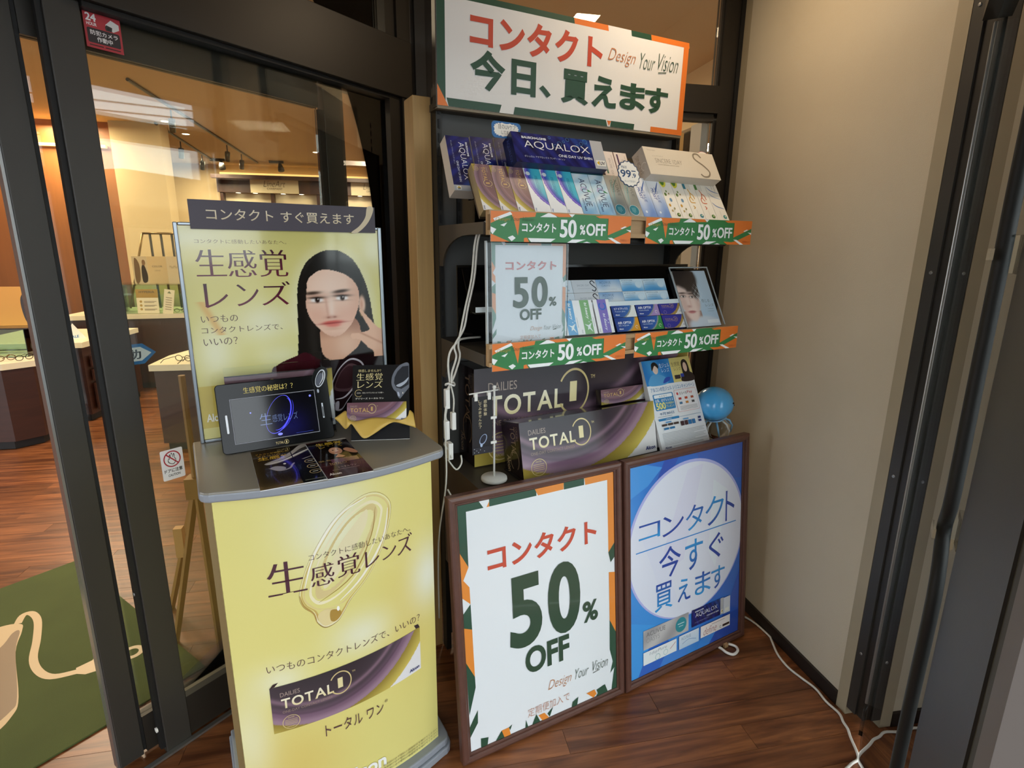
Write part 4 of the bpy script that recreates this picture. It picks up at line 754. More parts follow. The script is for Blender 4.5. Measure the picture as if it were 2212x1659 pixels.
        p.text('2week', .86 * L, .06 * W, .97 * L, .14 * W, '#8a98a0'); p.rect(.5 * L, .88 * W, .8 * L, .90 * W, '#a4aeb4')
    return p
for k, (u, c, cv, lab) in enumerate(((.4165, '#6aa9d8', 0, 'white and sky blue carton with bird drawing on the middle shelf'), (.4785, '#7fb07a', 0, 'white and green carton with bird drawing on the middle shelf'), (.5465, '#7d70c0', 1, 'white and violet carton with a blue C shape on the middle shelf'))):
    carton('lens_carton', lab, d_box2(.112, .062, 'bio', (c, cv)), .112, .060, .045, C_WHITE, S(u, .178, 1.2440), 24, True, None)
opt = [('opt', ('#3f7fc0', '#e4e8e6', 'エア オプティクス', 'Fusion plus'), 'dark blue carton with white corner lettered in katakana, middle shelf'), ('opt', ('#1f4fae', '#a48ac0', 'AIR OPTIX', 'HydraGlyde'), 'blue AIR OPTIX carton with violet corner, middle shelf'), ('t30', None, 'royal blue carton with gold arc, upper one beside the face brochure')]
opt2 = [('opt', ('#1f6fbe', '#d99a2e', 'AIR OPTIX', 'EX AQUA'), 'blue AIR OPTIX carton with orange corner, middle shelf'), ('opt', ('#1f6fbe', '#2f8a4a', 'AIR OPTIX', 'HydraGlyde'), 'blue AIR OPTIX carton with green corner, middle shelf'), ('t30', None, 'royal blue carton with gold arc, lower one beside the face brochure')]
for row, lst in ((1, opt), (0, opt2)):
    for k, (kd, c, lab) in enumerate(lst):
        L_ = .098; sh = .0495 * row; a = rad(29)
        carton('lens_carton', lab, d_box2(L_, .048, kd, c), L_, .048, .03, C_NAVY if kd != 't30' else mat('royal_carton', '#2b2f95', .3), S(.619 + k * .1015, .178 + sh * math.sin(a), 1.2440 + sh * math.cos(a)), 29, False, None)
for row in (1, 0):
    for k, (kd, lab) in enumerate((('bub', 'pale carton with blue bubbles behind the hanging poster'), ('s', 'pale grey carton with a large S in the middle back row'), ('acu', 'pale blue carton lettered ACUVUE in the middle back row'), ('aq', 'light blue carton with a lens picture, beside the ACUVUE cartons'), ('aq', 'light blue carton with a lens picture, at the brochure end of the row'))):
        u0 = (.43, .496, .592, .693, .791)[k]; L_ = (.065, .095, .100, .097, .100)[k]; sh = .0455 * row; a = rad(27)
        carton('lens_carton', lab.replace('carton', ('lower carton', 'upper carton')[row], 1), d_box2(L_, .044, kd), L_, .044, .025, C_WHITE, S(u0, .236 + sh * math.sin(a), 1.3265 + sh * math.cos(a)), 27, False, None, gloss=P_GLOSS)
# brochure with a man's face in a clear holder
t = thing('face_brochure', "pale blue brochure with a dark haired man's face in a clear holder", 'brochure', S(.918, .165, 1.2440), (rad(-29), 0, rad(SA)))
BW, BH = .158, .214
part('brochure_pages', MB().box(0, .0008, 0, BW, .008, BH), C_WHITE, t)
def man(X, Y):
    x, y = X / BW, Y / BH; img = np.ones(x.shape + (3,)) * cc('#a9c6de'); img = lerp(img, cc('#c3d8ea'), y * .8)
    def E(cx, cy, rx, ry, s=.06): return 1 / (1 + np.exp((np.sqrt(((x - cx) / rx) ** 2 + ((y - cy) / ry) ** 2) - 1) / s))
    neck = (x < .52) & (y < .28); img = np.where(neck[..., None], cc('#9a7f78'), img); img = lerp(img, cc('#c9d6e4'), E(.55, .02, .5, .16))
    face = np.maximum(E(.26, .50, .30, .32, .04), E(.26, .34, .22, .24, .05)); img = lerp(img, cc('#e6cfc6'), face); img = lerp(img, cc('#c9a69c'), face * np.clip((x - .38) * 4, 0, .8)); img = lerp(img, cc('#cdaaa0'), E(.05, .35, .12, .22, .2) * face * .6)
    hair = np.maximum(E(.25, .86, .40, .24, .05), E(.50, .66, .10, .16, .1)); img = lerp(img, cc('#2c2626'), hair); img = lerp(img, cc('#e6cfc6'), E(.10, .66, .16, .10, .08) * .9); img = lerp(img, cc('#2c2626'), np.clip((y - .70 - (.4 - x) * .35 + .12) * 14, 0, 1) * (x < .62) * (y < .98))
    for ex, ey in ((.10, .545), (.36, .53)):
        img = lerp(img, cc('#4a3a36'), E(ex, ey, .085, .022, .2) * .8); img = lerp(img, cc('#f2eeee'), E(ex, ey - .006, .06, .014, .15)); img = lerp(img, cc('#241c1c'), E(ex + .01, ey - .004, .024, .017, .1)); img = lerp(img, cc('#3a2c2a'), E(ex, ey + .055, .10, .014, .3) * .9)
    img = lerp(img, cc('#b98f86'), E(.21, .36, .055, .02, .3) * .8); img = lerp(img, cc('#d4b0a6'), E(.27, .45, .02, .09, .4) * .6); img = lerp(img, cc('#c27f80'), E(.24, .262, .105, .026, .1)); img = lerp(img, cc('#8a4a50'), E(.24, .268, .10, .006, .3)); img = lerp(img, cc('#dfeaf4'), np.clip(nz(X, Y, 160, 2) - .45, 0, 1) * 2 * E(.56, .58, .12, .16, .2)); return img
p = Pr(BW, BH); p.grid(0, 0, BW, BH, 90, 120, man); p.text('感じる', .62 * BW, .42 * BH, .86 * BW, .48 * BH, '#3a4a58', -.01); p.text('レンズ', .70 * BW, .345 * BH, .96 * BW, .395 * BH, '#3a4a58', -.01); p.rect(.74 * BW, .30 * BH, .92 * BW, .304 * BH, '#6a7a88'); p.rect(.72 * BW, .26 * BH, .92 * BW, .264 * BH, '#6a7a88'); p.rect(.62 * BW, .05 * BH, .97 * BW, .11 * BH, '#dfe9f2')
p.build('brochure_print', t, P_CARD)
part('clear_back', MB().box(-.012, .012, -.002, BW + .012, .015, BH + .012), M_CLEAR, t)
for q in ((-.013, -.007, BH + .010, BW + .013, -.002, BH + .0125), (-.0135, -.007, 0, -.0115, -.003, BH + .012), (BW + .0115, -.007, 0, BW + .0135, -.003, BH + .012)): part('holder_edge', MB().box(*q), mat('acrylic_edge', '#b9c2c6', 0.1, spec=.8), t)
# ================================================================ LOWER DECK
t = thing('giant_carton', 'giant dark plum lens carton lettered DAILIES TOTAL, at the back of the lower shelf', 'box', S(.187, .354, .7902), (0, 0, rad(SA)))
GL, GW = .93, .335
part('carton', MB().box(0, .0008, 0, GL, .13, GW), mat('glossy_plum_carton', '#1f1719', 0.12, coat=.3), t); d_total(GL, GW, True, True).build('carton_print', t, P_GLOSS)
p = Pr(.13, GW); p.text('TOTAL', .06, .14, .095, .31, '#6a5644', 0, rot=-90, res=3); p.text('DAILIES', .10, .235, .115, .31, '#5a4a40', 0, rot=-90); p.ring(.075, .12, .035, .004, '#7a6248', -60, 240, ry=.05); p.text('Alcon', .02, .03, .045, .10, '#6a5644', .03, rot=-90); p.build('side_print', t, P_GLOSS, lambda x, y, d: (-.0004 - d, .13 - x, y))
t = thing('giant_carton', 'large dark plum lens carton lettered DAILIES TOTAL, leaning in front of the giant one', 'box', S(.280, .180, .7902), (rad(-12), 0, rad(18.7)))
GL, GW = .57, .184
part('carton', MB().box(0, .0008, 0, GL, .115, GW), mat('glossy_plum_carton'), t); d_total(GL, GW, True, True).build('carton_print', t, P_GLOSS)
p = Pr(.115, GW); p.text('TOTAL', .055, .075, .085, .17, '#8a745c', 0, rot=-90, res=3); p.text('DAILIES', .09, .125, .102, .17, '#7a6650', 0, rot=-90); p.ring(.07, .06, .026, .003, '#8a745c', -60, 240, ry=.032); p.text('Alcon', .02, .02, .042, .075, '#a08a6a', .03, rot=-90); p.build('side_print', t, P_GLOSS, lambda x, y, d: (-.0004 - d, .115 - x, y))
t = thing('lens_carton', 'small plum lens carton lying on top of the large leaning carton', 'box', S(.660, .298, .962), (rad(-9), 0, rad(18.0)))
part('carton', MB().box(0, .0006, 0, .213, .03, .054), C_PLUM, t); d_total(.213, .054, False).build('carton_print', t, P_CARD)
# campaign flyer on an easel-backed board
FW, FH = .250, .341
t = thing('campaign_flyer', 'white campaign flyer with blue 500 box and two portraits, leaning on the lower shelf', 'flyer', S(.855, .178, .7902), (rad(-24.5), 0, rad(19.3)))
part('flyer_board', MB().box(0, .001, 0, FW, .012, FH), C_WHITE, t)
part('back_support', MB().prism([(.012, .02), (.012, .30), (.022, .30), (.06, .02)], .01, .016, 'x'), C_WHITE, t)
p = Pr(FW, FH).unit(); p.rect(0, 0, 1, 1, '#eef1f5')
p.grid(0, .72, .56, 1, 20, 16, lambda X, Y: lerp(cc('#4aa0dc'), cc('#1f78c4'), .5 + .5 * np.sin(X * 14 + Y * 9))); p.rect(.56, .72, 1, 1, '#e3d382')
p.poly(smooth_poly([(.06, .72), (.10, .81), (.22, .84), (.40, .80), (.42, .72)]), '#5aa6dc'); p.ell(.24, .895, .055, .055, '#e8cdbd'); p.poly(smooth_poly([(.17, .88), (.18, .955), (.25, .975), (.31, .94), (.30, .90), (.24, .935)]), '#1c1a1c')
p.poly(smooth_poly([(.34, .73), (.40, .785), (.50, .79), (.47, .75)]), '#2a4fb0'); p.text('生ジェル', .33, .905, .54, .955, '#eaf6ff', 0); p.text('レンズ', .36, .85, .52, .895, '#eaf6ff', 0)
p.poly(smooth_poly([(.74, .72), (.76, .79), (.86, .83), (.99, .80), (1, .72)]), '#2a1c1c'); p.poly(smooth_poly([(.80, .75), (.79, .92), (.86, .97), (.93, .93), (.94, .78), (.87, .78)]), '#1d1514'); p.ell(.862, .88, .042, .055, '#e4c2ae'); p.rect(.60, .755, .72, .80, '#3a2c2c'); p.rect(.73, .77, .80, .81, '#2a3fa0'); p.text('生感覚', .58, .90, .76, .95, '#6a4a3a', -.01); p.text('レンズ', .62, .85, .77, .89, '#6a4a3a', -.01)
p.text('アルコンの生ジェル シリコンキャンペーン', .05, .645, .97, .695, '#2f7ab8', .0)
p.rrect(.06, .44, .47, .62, .02, '#2f86c0'); p.rrect(.08, .575, .45, .612, .015, '#f4f8fb'); p.text('もれなく', .18, .583, .34, .602, '#7a6a6a'); p.text('全員、必ずもらえる', .08, .53, .45, .565, '#f2f6f8', .01); p.text('500', .08, .45, .27, .525, '#f2ea8a', .03, res=4); p.text('円分相当の', .28, .495, .45, .52, '#f2ea8a', .01); p.text('プレゼント', .28, .46, .45, .487, '#f2ea8a', .01)
p.rrect(.50, .385, .96, .635, .02, '#e4b8b8'); p.rrect(.505, .39, .955, .63, .02, '#f4f2f4'); p.ell(.56, .59, .02, .016, '#c2383a'); p.text('えらべる', .60, .575, .76, .605, '#4a4a4a', .01); p.text('Pay', .77, .572, .88, .608, '#c2383a', .01)
for i, c in enumerate(('#b83a3a', '#c24a2a', '#b85a3a', '#4a7aa0', '#d08a3a', '#4a4a4a')): p.rect(.56 + .13 * (i % 3), .52 - .05 * (i // 3), .62 + .13 * (i % 3), .545 - .05 * (i // 3), c)
for i in range(4): p.rect(.55, .44 - .012 * i, .92, .444 - .012 * i, '#a8a4a4')
p.text('9月30日', .12, .385, .40, .415, '#2f6aa0', 0); p.rect(.06, .368, .35, .372, '#8a94a0'); p.rrect(.06, .325, .48, .35, .012, '#2f86c0'); p.text('対象商品', .20, .331, .32, .345, '#eef4f8'); p.rect(.48, .335, .95, .338, '#6a9ac4')
for i in range(3): p.rect(.10 + .12 * i, .265, .20 + .12 * i, .288, '#4a3a34')
for i in range(2): p.rect(.12 + .12 * i, .225, .22 + .12 * i, .247, '#2f7ab0'); p.rect(.48 + .08 * i, .235, .545 + .08 * i, .285, '#4a2f34'); p.rect(.64 + .08 * i, .235, .705 + .08 * i, .285, '#2f7ab8'); p.rect(.86, .245 + .035 * i, .92, .268 + .035 * i, '#2a3a7a'); p.rrect(.18 + .36 * i, .296, .30 + .36 * i, .31, .01, '#5a9ace')
for i in range(9): p.rect(.06, .185 - .015 * i, (.95, .9, .93, .7)[i % 4], .189 - .015 * i, '#b0b4ba')
p.text('Alcon', .05, .025, .18, .05, '#1d2f6e', .03); p.rect(.22, .035, .85, .039, '#a0a4aa'); p.build('flyer_print', t, P_PAPER)
# jellyfish-like balloon on a stick
M_BLUE = mat('blue_balloon', '#55b4f4', 0.2, coat=.5)
b = S(1.175, .25, 0)
t = thing('balloon_toy', 'round blue balloon toy with drawn eyes on a white stick by the wall', 'balloon', (b.x, b.y, .915), (0, rad(-18), rad(20)))
mb = MB(); prof = [(max(.0001, .074 * math.sin(a)), -.068 * math.cos(a) * (1 if a > 1.57 else .92)) for a in [math.pi * i / 20 for i in range(21)]]
part('balloon_body', mb.lathe(prof, (0, 0, 0), 32), M_BLUE, t, True)
for a, e in ((-1.15, .10), (-.35, .16)): part('eye', MB().lathe([(.0001, -.003), (.0045, -.002), (.005, 0), (.0045, .002), (.0001, .003)], (.0735 * math.cos(a) * math.cos(e), .0735 * math.sin(a) * math.cos(e), .068 * math.sin(e)), 10), M_BLACK, t)
part('mouth', MB().tube([(.075 * math.cos(a) * .985, .075 * math.sin(a) * .985, -.016 + .006 * abs(a + .7)) for a in (-.85, -.75, -.65, -.55)], .0018, 5), mat('navy_line', '#1c3f66', .5), t)
part('collar_fold', MB().lathe([(.030, -.066), (.042, -.060), (.040, -.056), (.028, -.062)], k=24), mat('pale_blue_film', '#9cc9ea', .3), t, True)
part('clear_bell', MB().lathe([(.030, -.066), (.052, -.095), (.046, -.128), (.022, -.155), (.006, -.168)], k=24), glass_mat('clear_film', (.9, .94, .96), 1.35), t, True)
for i in range(8):
    a = 2 * math.pi * i / 8; c, s_ = math.cos(a), math.sin(a)
    part('streamer', MB().tube([(.026 * c, .026 * s_, -.066), (.050 * c, .050 * s_, -.080), (.058 * c, .058 * s_, -.105), (.048 * c, .048 * s_, -.135)], [.0035, .004, .0035, .002], 6), mat('streamer_blue', '#8cc4ec', .35) if i % 2 else M_WHITE, t, True)
part('stick', MB().tube([(0, 0, -.160), (.008, 0, -.20), (.035, 0, -.30), (.06, 0, -.40)], .0045, 8), M_WHITE, t, True); part('stick_clip', MB().tube([(-.012, 0, -.162), (.0, 0, -.195)], .0035, 6), M_WHITE, t, True)
# miniature banner stand
t = thing('mini_banner_stand', 'miniature white banner pole with a black banner on the lower shelf', 'banner stand', S(.201, .233, .7902), (0, 0, rad(SA)))
part('base', MB().lathe([(.0001, 0), (.041, 0), (.042, .003), (.041, .010), (.039, .012), (.0001, .0125)], k=36), M_WHITE, t, True); part('pole', MB().tube([(0, 0, .0125), (0, 0, .30)], .0034, 10), M_WHITE, t, True)
part('pole_ball', MB().lathe([(.0001, -.006), (.005, -.004), (.0062, 0), (.005, .004), (.0001, .006)], (0, 0, .303), 14), M_WHITE, t, True); part('arm', MB().tube([(.012, -.004, .294), (-.085, -.004, .290)], .0022, 8), M_WHITE, t, True)
fl = part('banner', MB().box(-.078, -.0085, .098, -.010, -.0075, .280), mat('banner_black', '#17151b', .35), t)
p = Pr(); p.text('感動体験、', .041, .115, .052, .172, '#d9c9a0', 0, rot=0) if False else None
for i, ch in enumerate('感動体験'): p.text(ch, .038, .160 - i * .013, .049, .171 - i * .013, '#e0d0a8', 0)
for i, ch in enumerate('してみませんか？'): p.text(ch, .021, .163 - i * .0115, .031, .172 - i * .0115, '#d9c9a0', 0)
p.ell(.036, .046, .011, .018, '#9fb0d0', rot=-28); p.ell(.036, .047, .009, .015, '#1a1c2c', rot=-28); p.ell(.030, .028, .004, .006, '#b0c0dc', n=12); p.rect(0, 0, .068, .022, '#26242c')
for i, (x, y) in enumerate(((.006, .018), (.014, .012), (.02, .006), (.026, .014), (.04, .008), (.006, .007))): p.ell(x, y, .0012, .0012, '#c9d0d9', n=8)
p.build('banner_print', fl, P_PAPER, lambda x, y, d: (-.078 + x, -.0088 - d, .098 + y))
for x, z in ((-.070, .280), (-.026, .280)): part('banner_clip', MB().box(x, -.0098, z - .012, x + .010, -.0010, z + .010), M_WHITE, t)
for z in (.205, .125): part('banner_clip', MB().box(-.016, -.0098, z, .004, -.0036, z + .008), M_WHITE, t)
# cable bundle hanging at the end of the shelf
M_CORD = mat('white_cord', '#d9d6cc', .45)
cb = thing('cable_bundle', 'white power cords with adapters hanging down beside the shelf unit', 'cable', S(0, 0, 0), (0, 0, rad(SA)))
def sm(pts, n=6): 
    a = smooth_poly([p[:2] for p in pts], n, False); b_ = smooth_poly([p[1:] for p in pts], n, False); return [(x, y, z) for (x, y), (_, z) in zip(a, b_)]
c1 = [(.195, .2, 1.588), (.167, .24, 1.57), (.153, .26, 1.524), (.145, .27, 1.419), (.124, .27, 1.333), (.110, .27, 1.272), (.100, .27, 1.224), (.105, .27, 1.19), (.090, .27, 1.142), (.075, .27, 1.11)]
part('cord', MB().tube(sm(c1), .0032, 7), M_CORD, cb, True)
part('cord', MB().tube(sm([(x + (.006 if i < 6 else -.014 if i < 9 else 0), y - .006, z) for i, (x, y, z) in enumerate(c1)]), .0032, 7), M_CORD, cb, True)
part('cord', MB().tube(sm([(.20, .33, 1.233), (.13, .29, 1.239), (.1, .27, 1.235), (.074, .27, 1.205), (.067, .27, 1.163), (.072, .27, 1.11)]), .0032, 7), M_CORD, cb, True)
part('cord_tie', MB().tube([(.072 + .014 * math.cos(a), .27 + .012 * math.sin(a), 1.108 + .004 * math.sin(2 * a)) for a in [2 * math.pi * i / 16 for i in range(17)]], .003, 6), M_WHITE, cb, True)
for q, ry in (((.052, .255, 1.035, .066, .275, 1.095), 8), ((.052, .262, .935, .066, .282, .995), -3), ((.072, .258, .965, .086, .278, 1.02), 4), ((.058, .255, .872, .074, .285, .925), 0)):
    part('adapter', MB().box(*q), M_WHITE, cb, bevel=.003)
for q in ([(.072, .27, 1.108), (.062, .265, 1.095)], [(.074, .27, 1.105), (.083, .27, 1.06), (.08, .268, 1.02)], [(.058, .265, 1.035), (.056, .27, 1.01), (.059, .272, .995)], [(.059, .272, .935), (.05, .27, .92), (.062, .262, .90), (.066, .25, .88)], [(.06, .27, .87), (.075, .24, .845), (.095, .245, .86), (.10, .26, .88)], [(.07, .27, 1.1), (.048, .255, 1.02), (.046, .25, .93), (.045, .25, .80), (.02, .26, .60), (.03, .3, .3)], [(.05, .25, .78), (.065, .24, .74), (.062, .24, .70), (.045, .25, .67)]):
    part('cord', MB().tube(sm(q, 4), .0026, 6), M_CORD, cb, True)
# ================================================================ FRAMED POSTERS
M_FRAME = mat('brown_wood_frame', '#5a3a30', 0.35, var=.10, vscale=6, vstretch=(6, 6, 6))
def framed(label, x, y, ang, lean, w_, h_, pr_fn, mat_p):
    t = thing('framed_poster', label, 'poster', (x, y, .001), (rad(-lean), 0, rad(ang)))
    prof = [(0, .030), (0, .006), (.003, .002), (.010, -.001), (.018, .0), (.022, .004), (.0225, .007), (.026, .007), (.029, .010), (.029, .030)]
    def corner(k, a): return ((a, a), (w_ - a, a), (w_ - a, h_ - a), (a, h_ - a))[k]
    for k in range(4):
        m = MB(); n = len(prof)
        for kk in (k, (k + 1) % 4):
            for a, yy in prof: cx, cz = corner(kk, a); m.v.append((cx, yy, cz))
        m.f = [(i, i + n, i + 1 + n, i + 1) for i in range(n - 1)] + [(n - 1, 2 * n - 1, n, 0), tuple(range(n)), tuple(reversed(range(n, 2 * n)))]
        me = m.mesh('frame_rail'); bmm = bmesh.new(); bmm.from_mesh(me); bmesh.ops.recalc_face_normals(bmm, faces=bmm.faces); bmm.to_mesh(me); bmm.free()
        part('frame_rail', me, M_FRAME, t)
    part('backing', MB().box(.0295, .0135, .0295, w_ - .0295, .0295, h_ - .0295), C_WHITE, t)
    pr_fn(w_ - .059, h_ - .059).build('poster_print', t, mat_p, lambda px, py, d: (.0295 + px, .013 - d, .0295 + py)); return t
P_POSTER = print_mat('poster_under_acrylic', .35, coat=.6)
framed('brown framed 50 percent OFF poster with green and orange border, leaning on the shelf', .136, 1.3332, 16.84, 6.1, .610, .832, lambda W, Hh: poster50(W, Hh), P_POSTER)
def poster_blue(W, Hh):
    p = Pr(W, Hh).unit()
    def fn(X, Y): return lerp(lerp(cc('#2f74d0'), cc('#3f93e2'), np.sin(X * 5 + Y * 3) * .5 + .5), cc('#2d57bd'), X * .7 + Y * .5 - .45)
    p.grid(0, 0, 1, 1, 24, 30, fn)
    for q, c in (([(.28, 1), (.40, 1), (.22, .80), (.16, .84)], '#2f55b8'), ([(.56, 1), (1, 1), (1, .82), (.64, .86)], '#3f66c0'), ([(0, .28), (.22, .22), (.06, .0), (0, 0)], '#3f9be8'), ([(.22, .22), (.34, .1), (.24, 0), (.06, 0)], '#2a66c8'), ([(.34, .1), (.50, .03), (.50, 0), (.24, 0)], '#3f86dc'), ([(.78, .06), (1, .30), (1, 0), (.70, 0)], '#2850b0'), ([(.62, .04), (.78, .06), (.70, 0), (.58, 0)], '#3a8ae0'), ([(.86, .12), (1, .34), (1, .12)], '#2d5cc0'), ([(0, .86), (.14, .90), (.26, .97), (.12, 1), (0, 1)], '#4a9ae6')): p.poly(q, c)
    p.poly([(min(1, max(0, .5 + .53 * math.cos(a))), .59 + .385 * math.sin(a)) for a in [2 * math.pi * i / 72 for i in range(72)]], '#b4b9ee'); p.poly([(min(1, max(0, .502 + .515 * math.cos(a))), .586 + .375 * math.sin(a)) for a in [2 * math.pi * i / 72 for i in range(72)]], '#e3e7f6')
    for q, c in (([(.48, .93), (.62, .94), (.45, .5), (.2, .45)], '#dfe0f4'), ([(.72, .85), (.86, .78), (.75, .4), (.68, .5)], '#e6eef8'), ([(.1, .65), (.2, .72), (.4, .3), (.3, .28)], '#e0e4f6')): p.poly(q, c)
    N1, N2 = '#2747a4', '#2f9be0'
    xs = (.06, .255, .46, .64, .835, .942)
    for i, ch in enumerate('コンタクト'): p.text(ch, xs[i] + .006, (.653, .64, .63, .622, .618)[i], xs[i + 1] - .012, (.728, .735, .752, .765, .772)[i], (N1, N1, N1, N2, N1)[i], .0, res=4, col2=(N2, N1, N2, N1, N1)[i])
    p.stroke([(.042, .604), (.949, .605)], .004, '#2f8ad8', 1)
    for ch, a, b_, c, d, k, k2 in (('今', .234, .437, .424, .588, N1, N1), ('す', .462, .431, .627, .582, N2, N1), ('ぐ', .685, .445, .827, .575, N1, N1), ('買', .198, .286, .352, .42, N1, N2), ('え', .40, .29, .515, .402, N2, N1), ('ま', .557, .287, .707, .40, N1, N2), ('す', .712, .285, .845, .40, N2, N1)): p.text(ch, a, b_, c, d, k, .005, res=4, col2=k2)
    p.grid(.1, .125, .5, .22, 16, 8, lambda X, Y: lerp(cc('#c4c2c2'), cc('#a09ea0'), .5 + .5 * np.sin(X * 22 - Y * 40))); p.text('ACUVUE', .125, .185, .29, .207, '#6a6a6c', 0); p.text('OASYS', .125, .155, .24, .177, '#8a8c8e', -.01); p.ell(.43, .173, .05, .037, '#2f8f9c'); p.rect(.40, .178, .46, .182, '#d0e6ea'); p.rect(.41, .165, .45, .168, '#d0e6ea')
    q = d_aqualox(.31, .088); p.merge(q, lambda x, y: ((.529 + x) * W, (.132 + y) * Hh)); p.rect(.839, .131, .905, .2165, '#d9dde6'); p.rect(.853, .14, .893, .158, '#efeee6')
    p.rect(.098, .05, .388, .1135, '#eaf0f2'); p.text('1dayPure', .15, .085, .30, .105, '#8a8f9a', -.01, shear=.2); p.ring(.22, .065, .02, .004, '#9cc0c4'); p.ring(.29, .07, .018, .003, '#9cc0c4'); p.stroke([(.33, .075), (.36, .09), (.38, .1)], .002, '#b0505a', 2)
    p.grid(.41, .047, .596, .1165, 10, 6, lambda X, Y: lerp(cc('#dfeaf4'), cc('#a9c9e6'), 1 - Y * 8)); p.text('ACUVUE', .43, .09, .52, .106, '#7f9cb8', 0); p.stroke([(.44, .07), (.5, .082), (.57, .068)], .002, '#6f96c4', 4)
    p.rect(.613, .055, .905, .1155, '#f2ecea'); p.text('define', .64, .062, .77, .10, '#9a4a4a', -.012, shear=.35); p.rect(.83, .064, .90, .076, '#3a2a2a'); p.ring(.81, .070, .008, .003, '#6a5a5a', 40, 320); p.rect(.72, .103, .85, .106, '#b0a4a0'); return p
framed('brown framed bright blue poster with a large pale circle, leaning near the beige wall', .7247, 1.5073, 18.43, 5.5, .617, .835, poster_blue, P_POSTER)
# ================================================================ PROMOTION COUNTER
CA = 19.5; C0 = Vector((-.425, 1.237, 0))
ct = thing('promotion_counter', 'yellow promotion counter with grey top and bowed front panel', 'counter', C0, (0, 0, rad(CA)))
CW = .52
bow = lambda s_: .045 * 4 * (s_ / CW) * (1 - s_ / CW)
M_CTOP = mat('grey_counter_top', '#8a857a', 0.30, bump=.03, bscale=800); M_CEDGE = mat('grey_counter_edge', '#8f949c', 0.35); M_YEL = mat('yellow_panel', '#e3d98c', 0.4)
def outline(x0, x1, yf, yb, bulge, rf, n=14):
    pts = []
    for i in range(n + 1):
        s_ = i / n; pts.append((x0 + rf + (x1 - x0 - 2 * rf) * s_, yf - bulge * 4 * s_ * (1 - s_)))
    for k in range(1, 5): a = rad(-90 + 22.5 * k); pts.append((x1 - rf + rf * math.cos(a), yf + rf + rf * math.sin(a)))
    pts += [(x1, yb), (x0, yb)]
    for k in range(0, 4): a = rad(180 + 22.5 * k); pts.append((x0 + rf + rf * math.cos(a), yf + rf + rf * math.sin(a)))
    return pts
part('counter_top', MB().prism(outline(-.022, .556, -.022, .367, .044, .03), .957, .9815), M_CTOP, ct, bevel=.003)
part('top_edge', MB().prism(outline(-.0232, .5572, -.0232, .3668, .0445, .03), .958, .9775), M_CEDGE, ct, bevel=.004)
body = [(CW * i / 16, -bow(CW * i / 16)) for i in range(17)] + [(CW, .30), (0, .30)]
part('body_panel', MB().prism(body, .05, .957), M_YEL, ct)
part('side_trim', MB().box(-.014, .002, .05, -.001, .05, .957), mat('bronze_tube', '#8f7a52', .35, .4), ct)
part('base_plate', MB().prism(outline(-.024, .552, -.026, .345, .046, .03), .028, .05), M_CEDGE, ct, bevel=.004); part('base_foot', MB().prism(outline(-.030, .558, -.033, .35, .046, .035), .001, .027), M_CEDGE, ct, bevel=.004)
p = Pr(CW, .9)
def cbg(X, Y):
    c = np.ones(X.shape + (3,)) * cc('#e2d884'); c = lerp(c, cc('#d6b860'), .55 * np.exp(-(((X - .12) / .12) ** 2 + ((Y - .2) / .14) ** 2))); c = lerp(c, cc('#dcc064'), .5 * np.exp(-(((X - .45) / .1) ** 2 + ((Y - .52) / .2) ** 2)))
    for gx, gy, sx, sy, k in ((.24, .86, .10, .12, .8), (.50, .62, .06, .10, .85), (.30, .53, .08, .06, .7), (.02, .30, .05, .14, .5), (.10, .46, .06, .05, .6)): c = lerp(c, cc('#eef0e4'), k * np.exp(-(((X - gx) / sx) ** 2 + ((Y - gy) / sy) ** 2)))
    return c
p.grid(0, .052, CW, .956, 48, 70, cbg)
lens = [(.355, .912), (.388, .885), (.394, .846), (.37, .765), (.326, .690), (.278, .640), (.258, .610), (.240, .588), (.211, .580), (.192, .600), (.184, .628), (.163, .653), (.157, .690), (.178, .757), (.21, .815), (.252, .870), (.31, .908)]
def scl(pts, k, cx, cy): return [(cx + (x - cx) * k, cy + (y - cy) * k) for x, y in pts]
p.poly(smooth_poly(lens, 6), '#8f7433'); p.poly(smooth_poly(scl(lens, .985, .277, .75), 6), '#efe6c2'); p.poly(smooth_poly(scl(lens, .955, .275, .75), 6), '#c9a95c')
p.poly(smooth_poly([(.353, .905), (.383, .88), (.386, .846), (.362, .77), (.32, .70), (.275, .65), (.25, .635), (.2, .635), (.172, .66), (.167, .69), (.188, .757), (.218, .812), (.258, .865), (.312, .902)], 6), '#ddc98a')
p.poly(smooth_poly([(.345, .892), (.368, .872), (.369, .845), (.345, .775), (.30, .705), (.25, .662), (.205, .648), (.183, .668), (.182, .70), (.205, .765), (.238, .82), (.275, .862), (.315, .887)], 6), '#f0e6c0')
p.poly(smooth_poly([(.338, .884), (.356, .868), (.352, .838), (.325, .78), (.28, .715), (.235, .675), (.203, .664), (.194, .68), (.20, .715), (.222, .772), (.252, .822), (.288, .86)], 6), '#d9c58a')
p.poly(smooth_poly([(.33, .872), (.30, .845), (.26, .80), (.232, .745), (.214, .70), (.22, .69), (.25, .72), (.29, .775), (.325, .83)], 6), '#e9deb4')
p.stroke([(.352, .872), (.338, .80), (.285, .705), (.20, .655)], .003, '#a8883f', taper=True); p.stroke([(.385, .86), (.368, .78), (.31, .695), (.25, .645)], .006, '#f6f0da', taper=True); p.stroke([(.17, .70), (.20, .79), (.26, .872), (.33, .905)], .005, '#f8f4e4', taper=True); p.stroke([(.158, .685), (.165, .656), (.186, .628), (.192, .60)], .004, '#b8954a', taper=True)
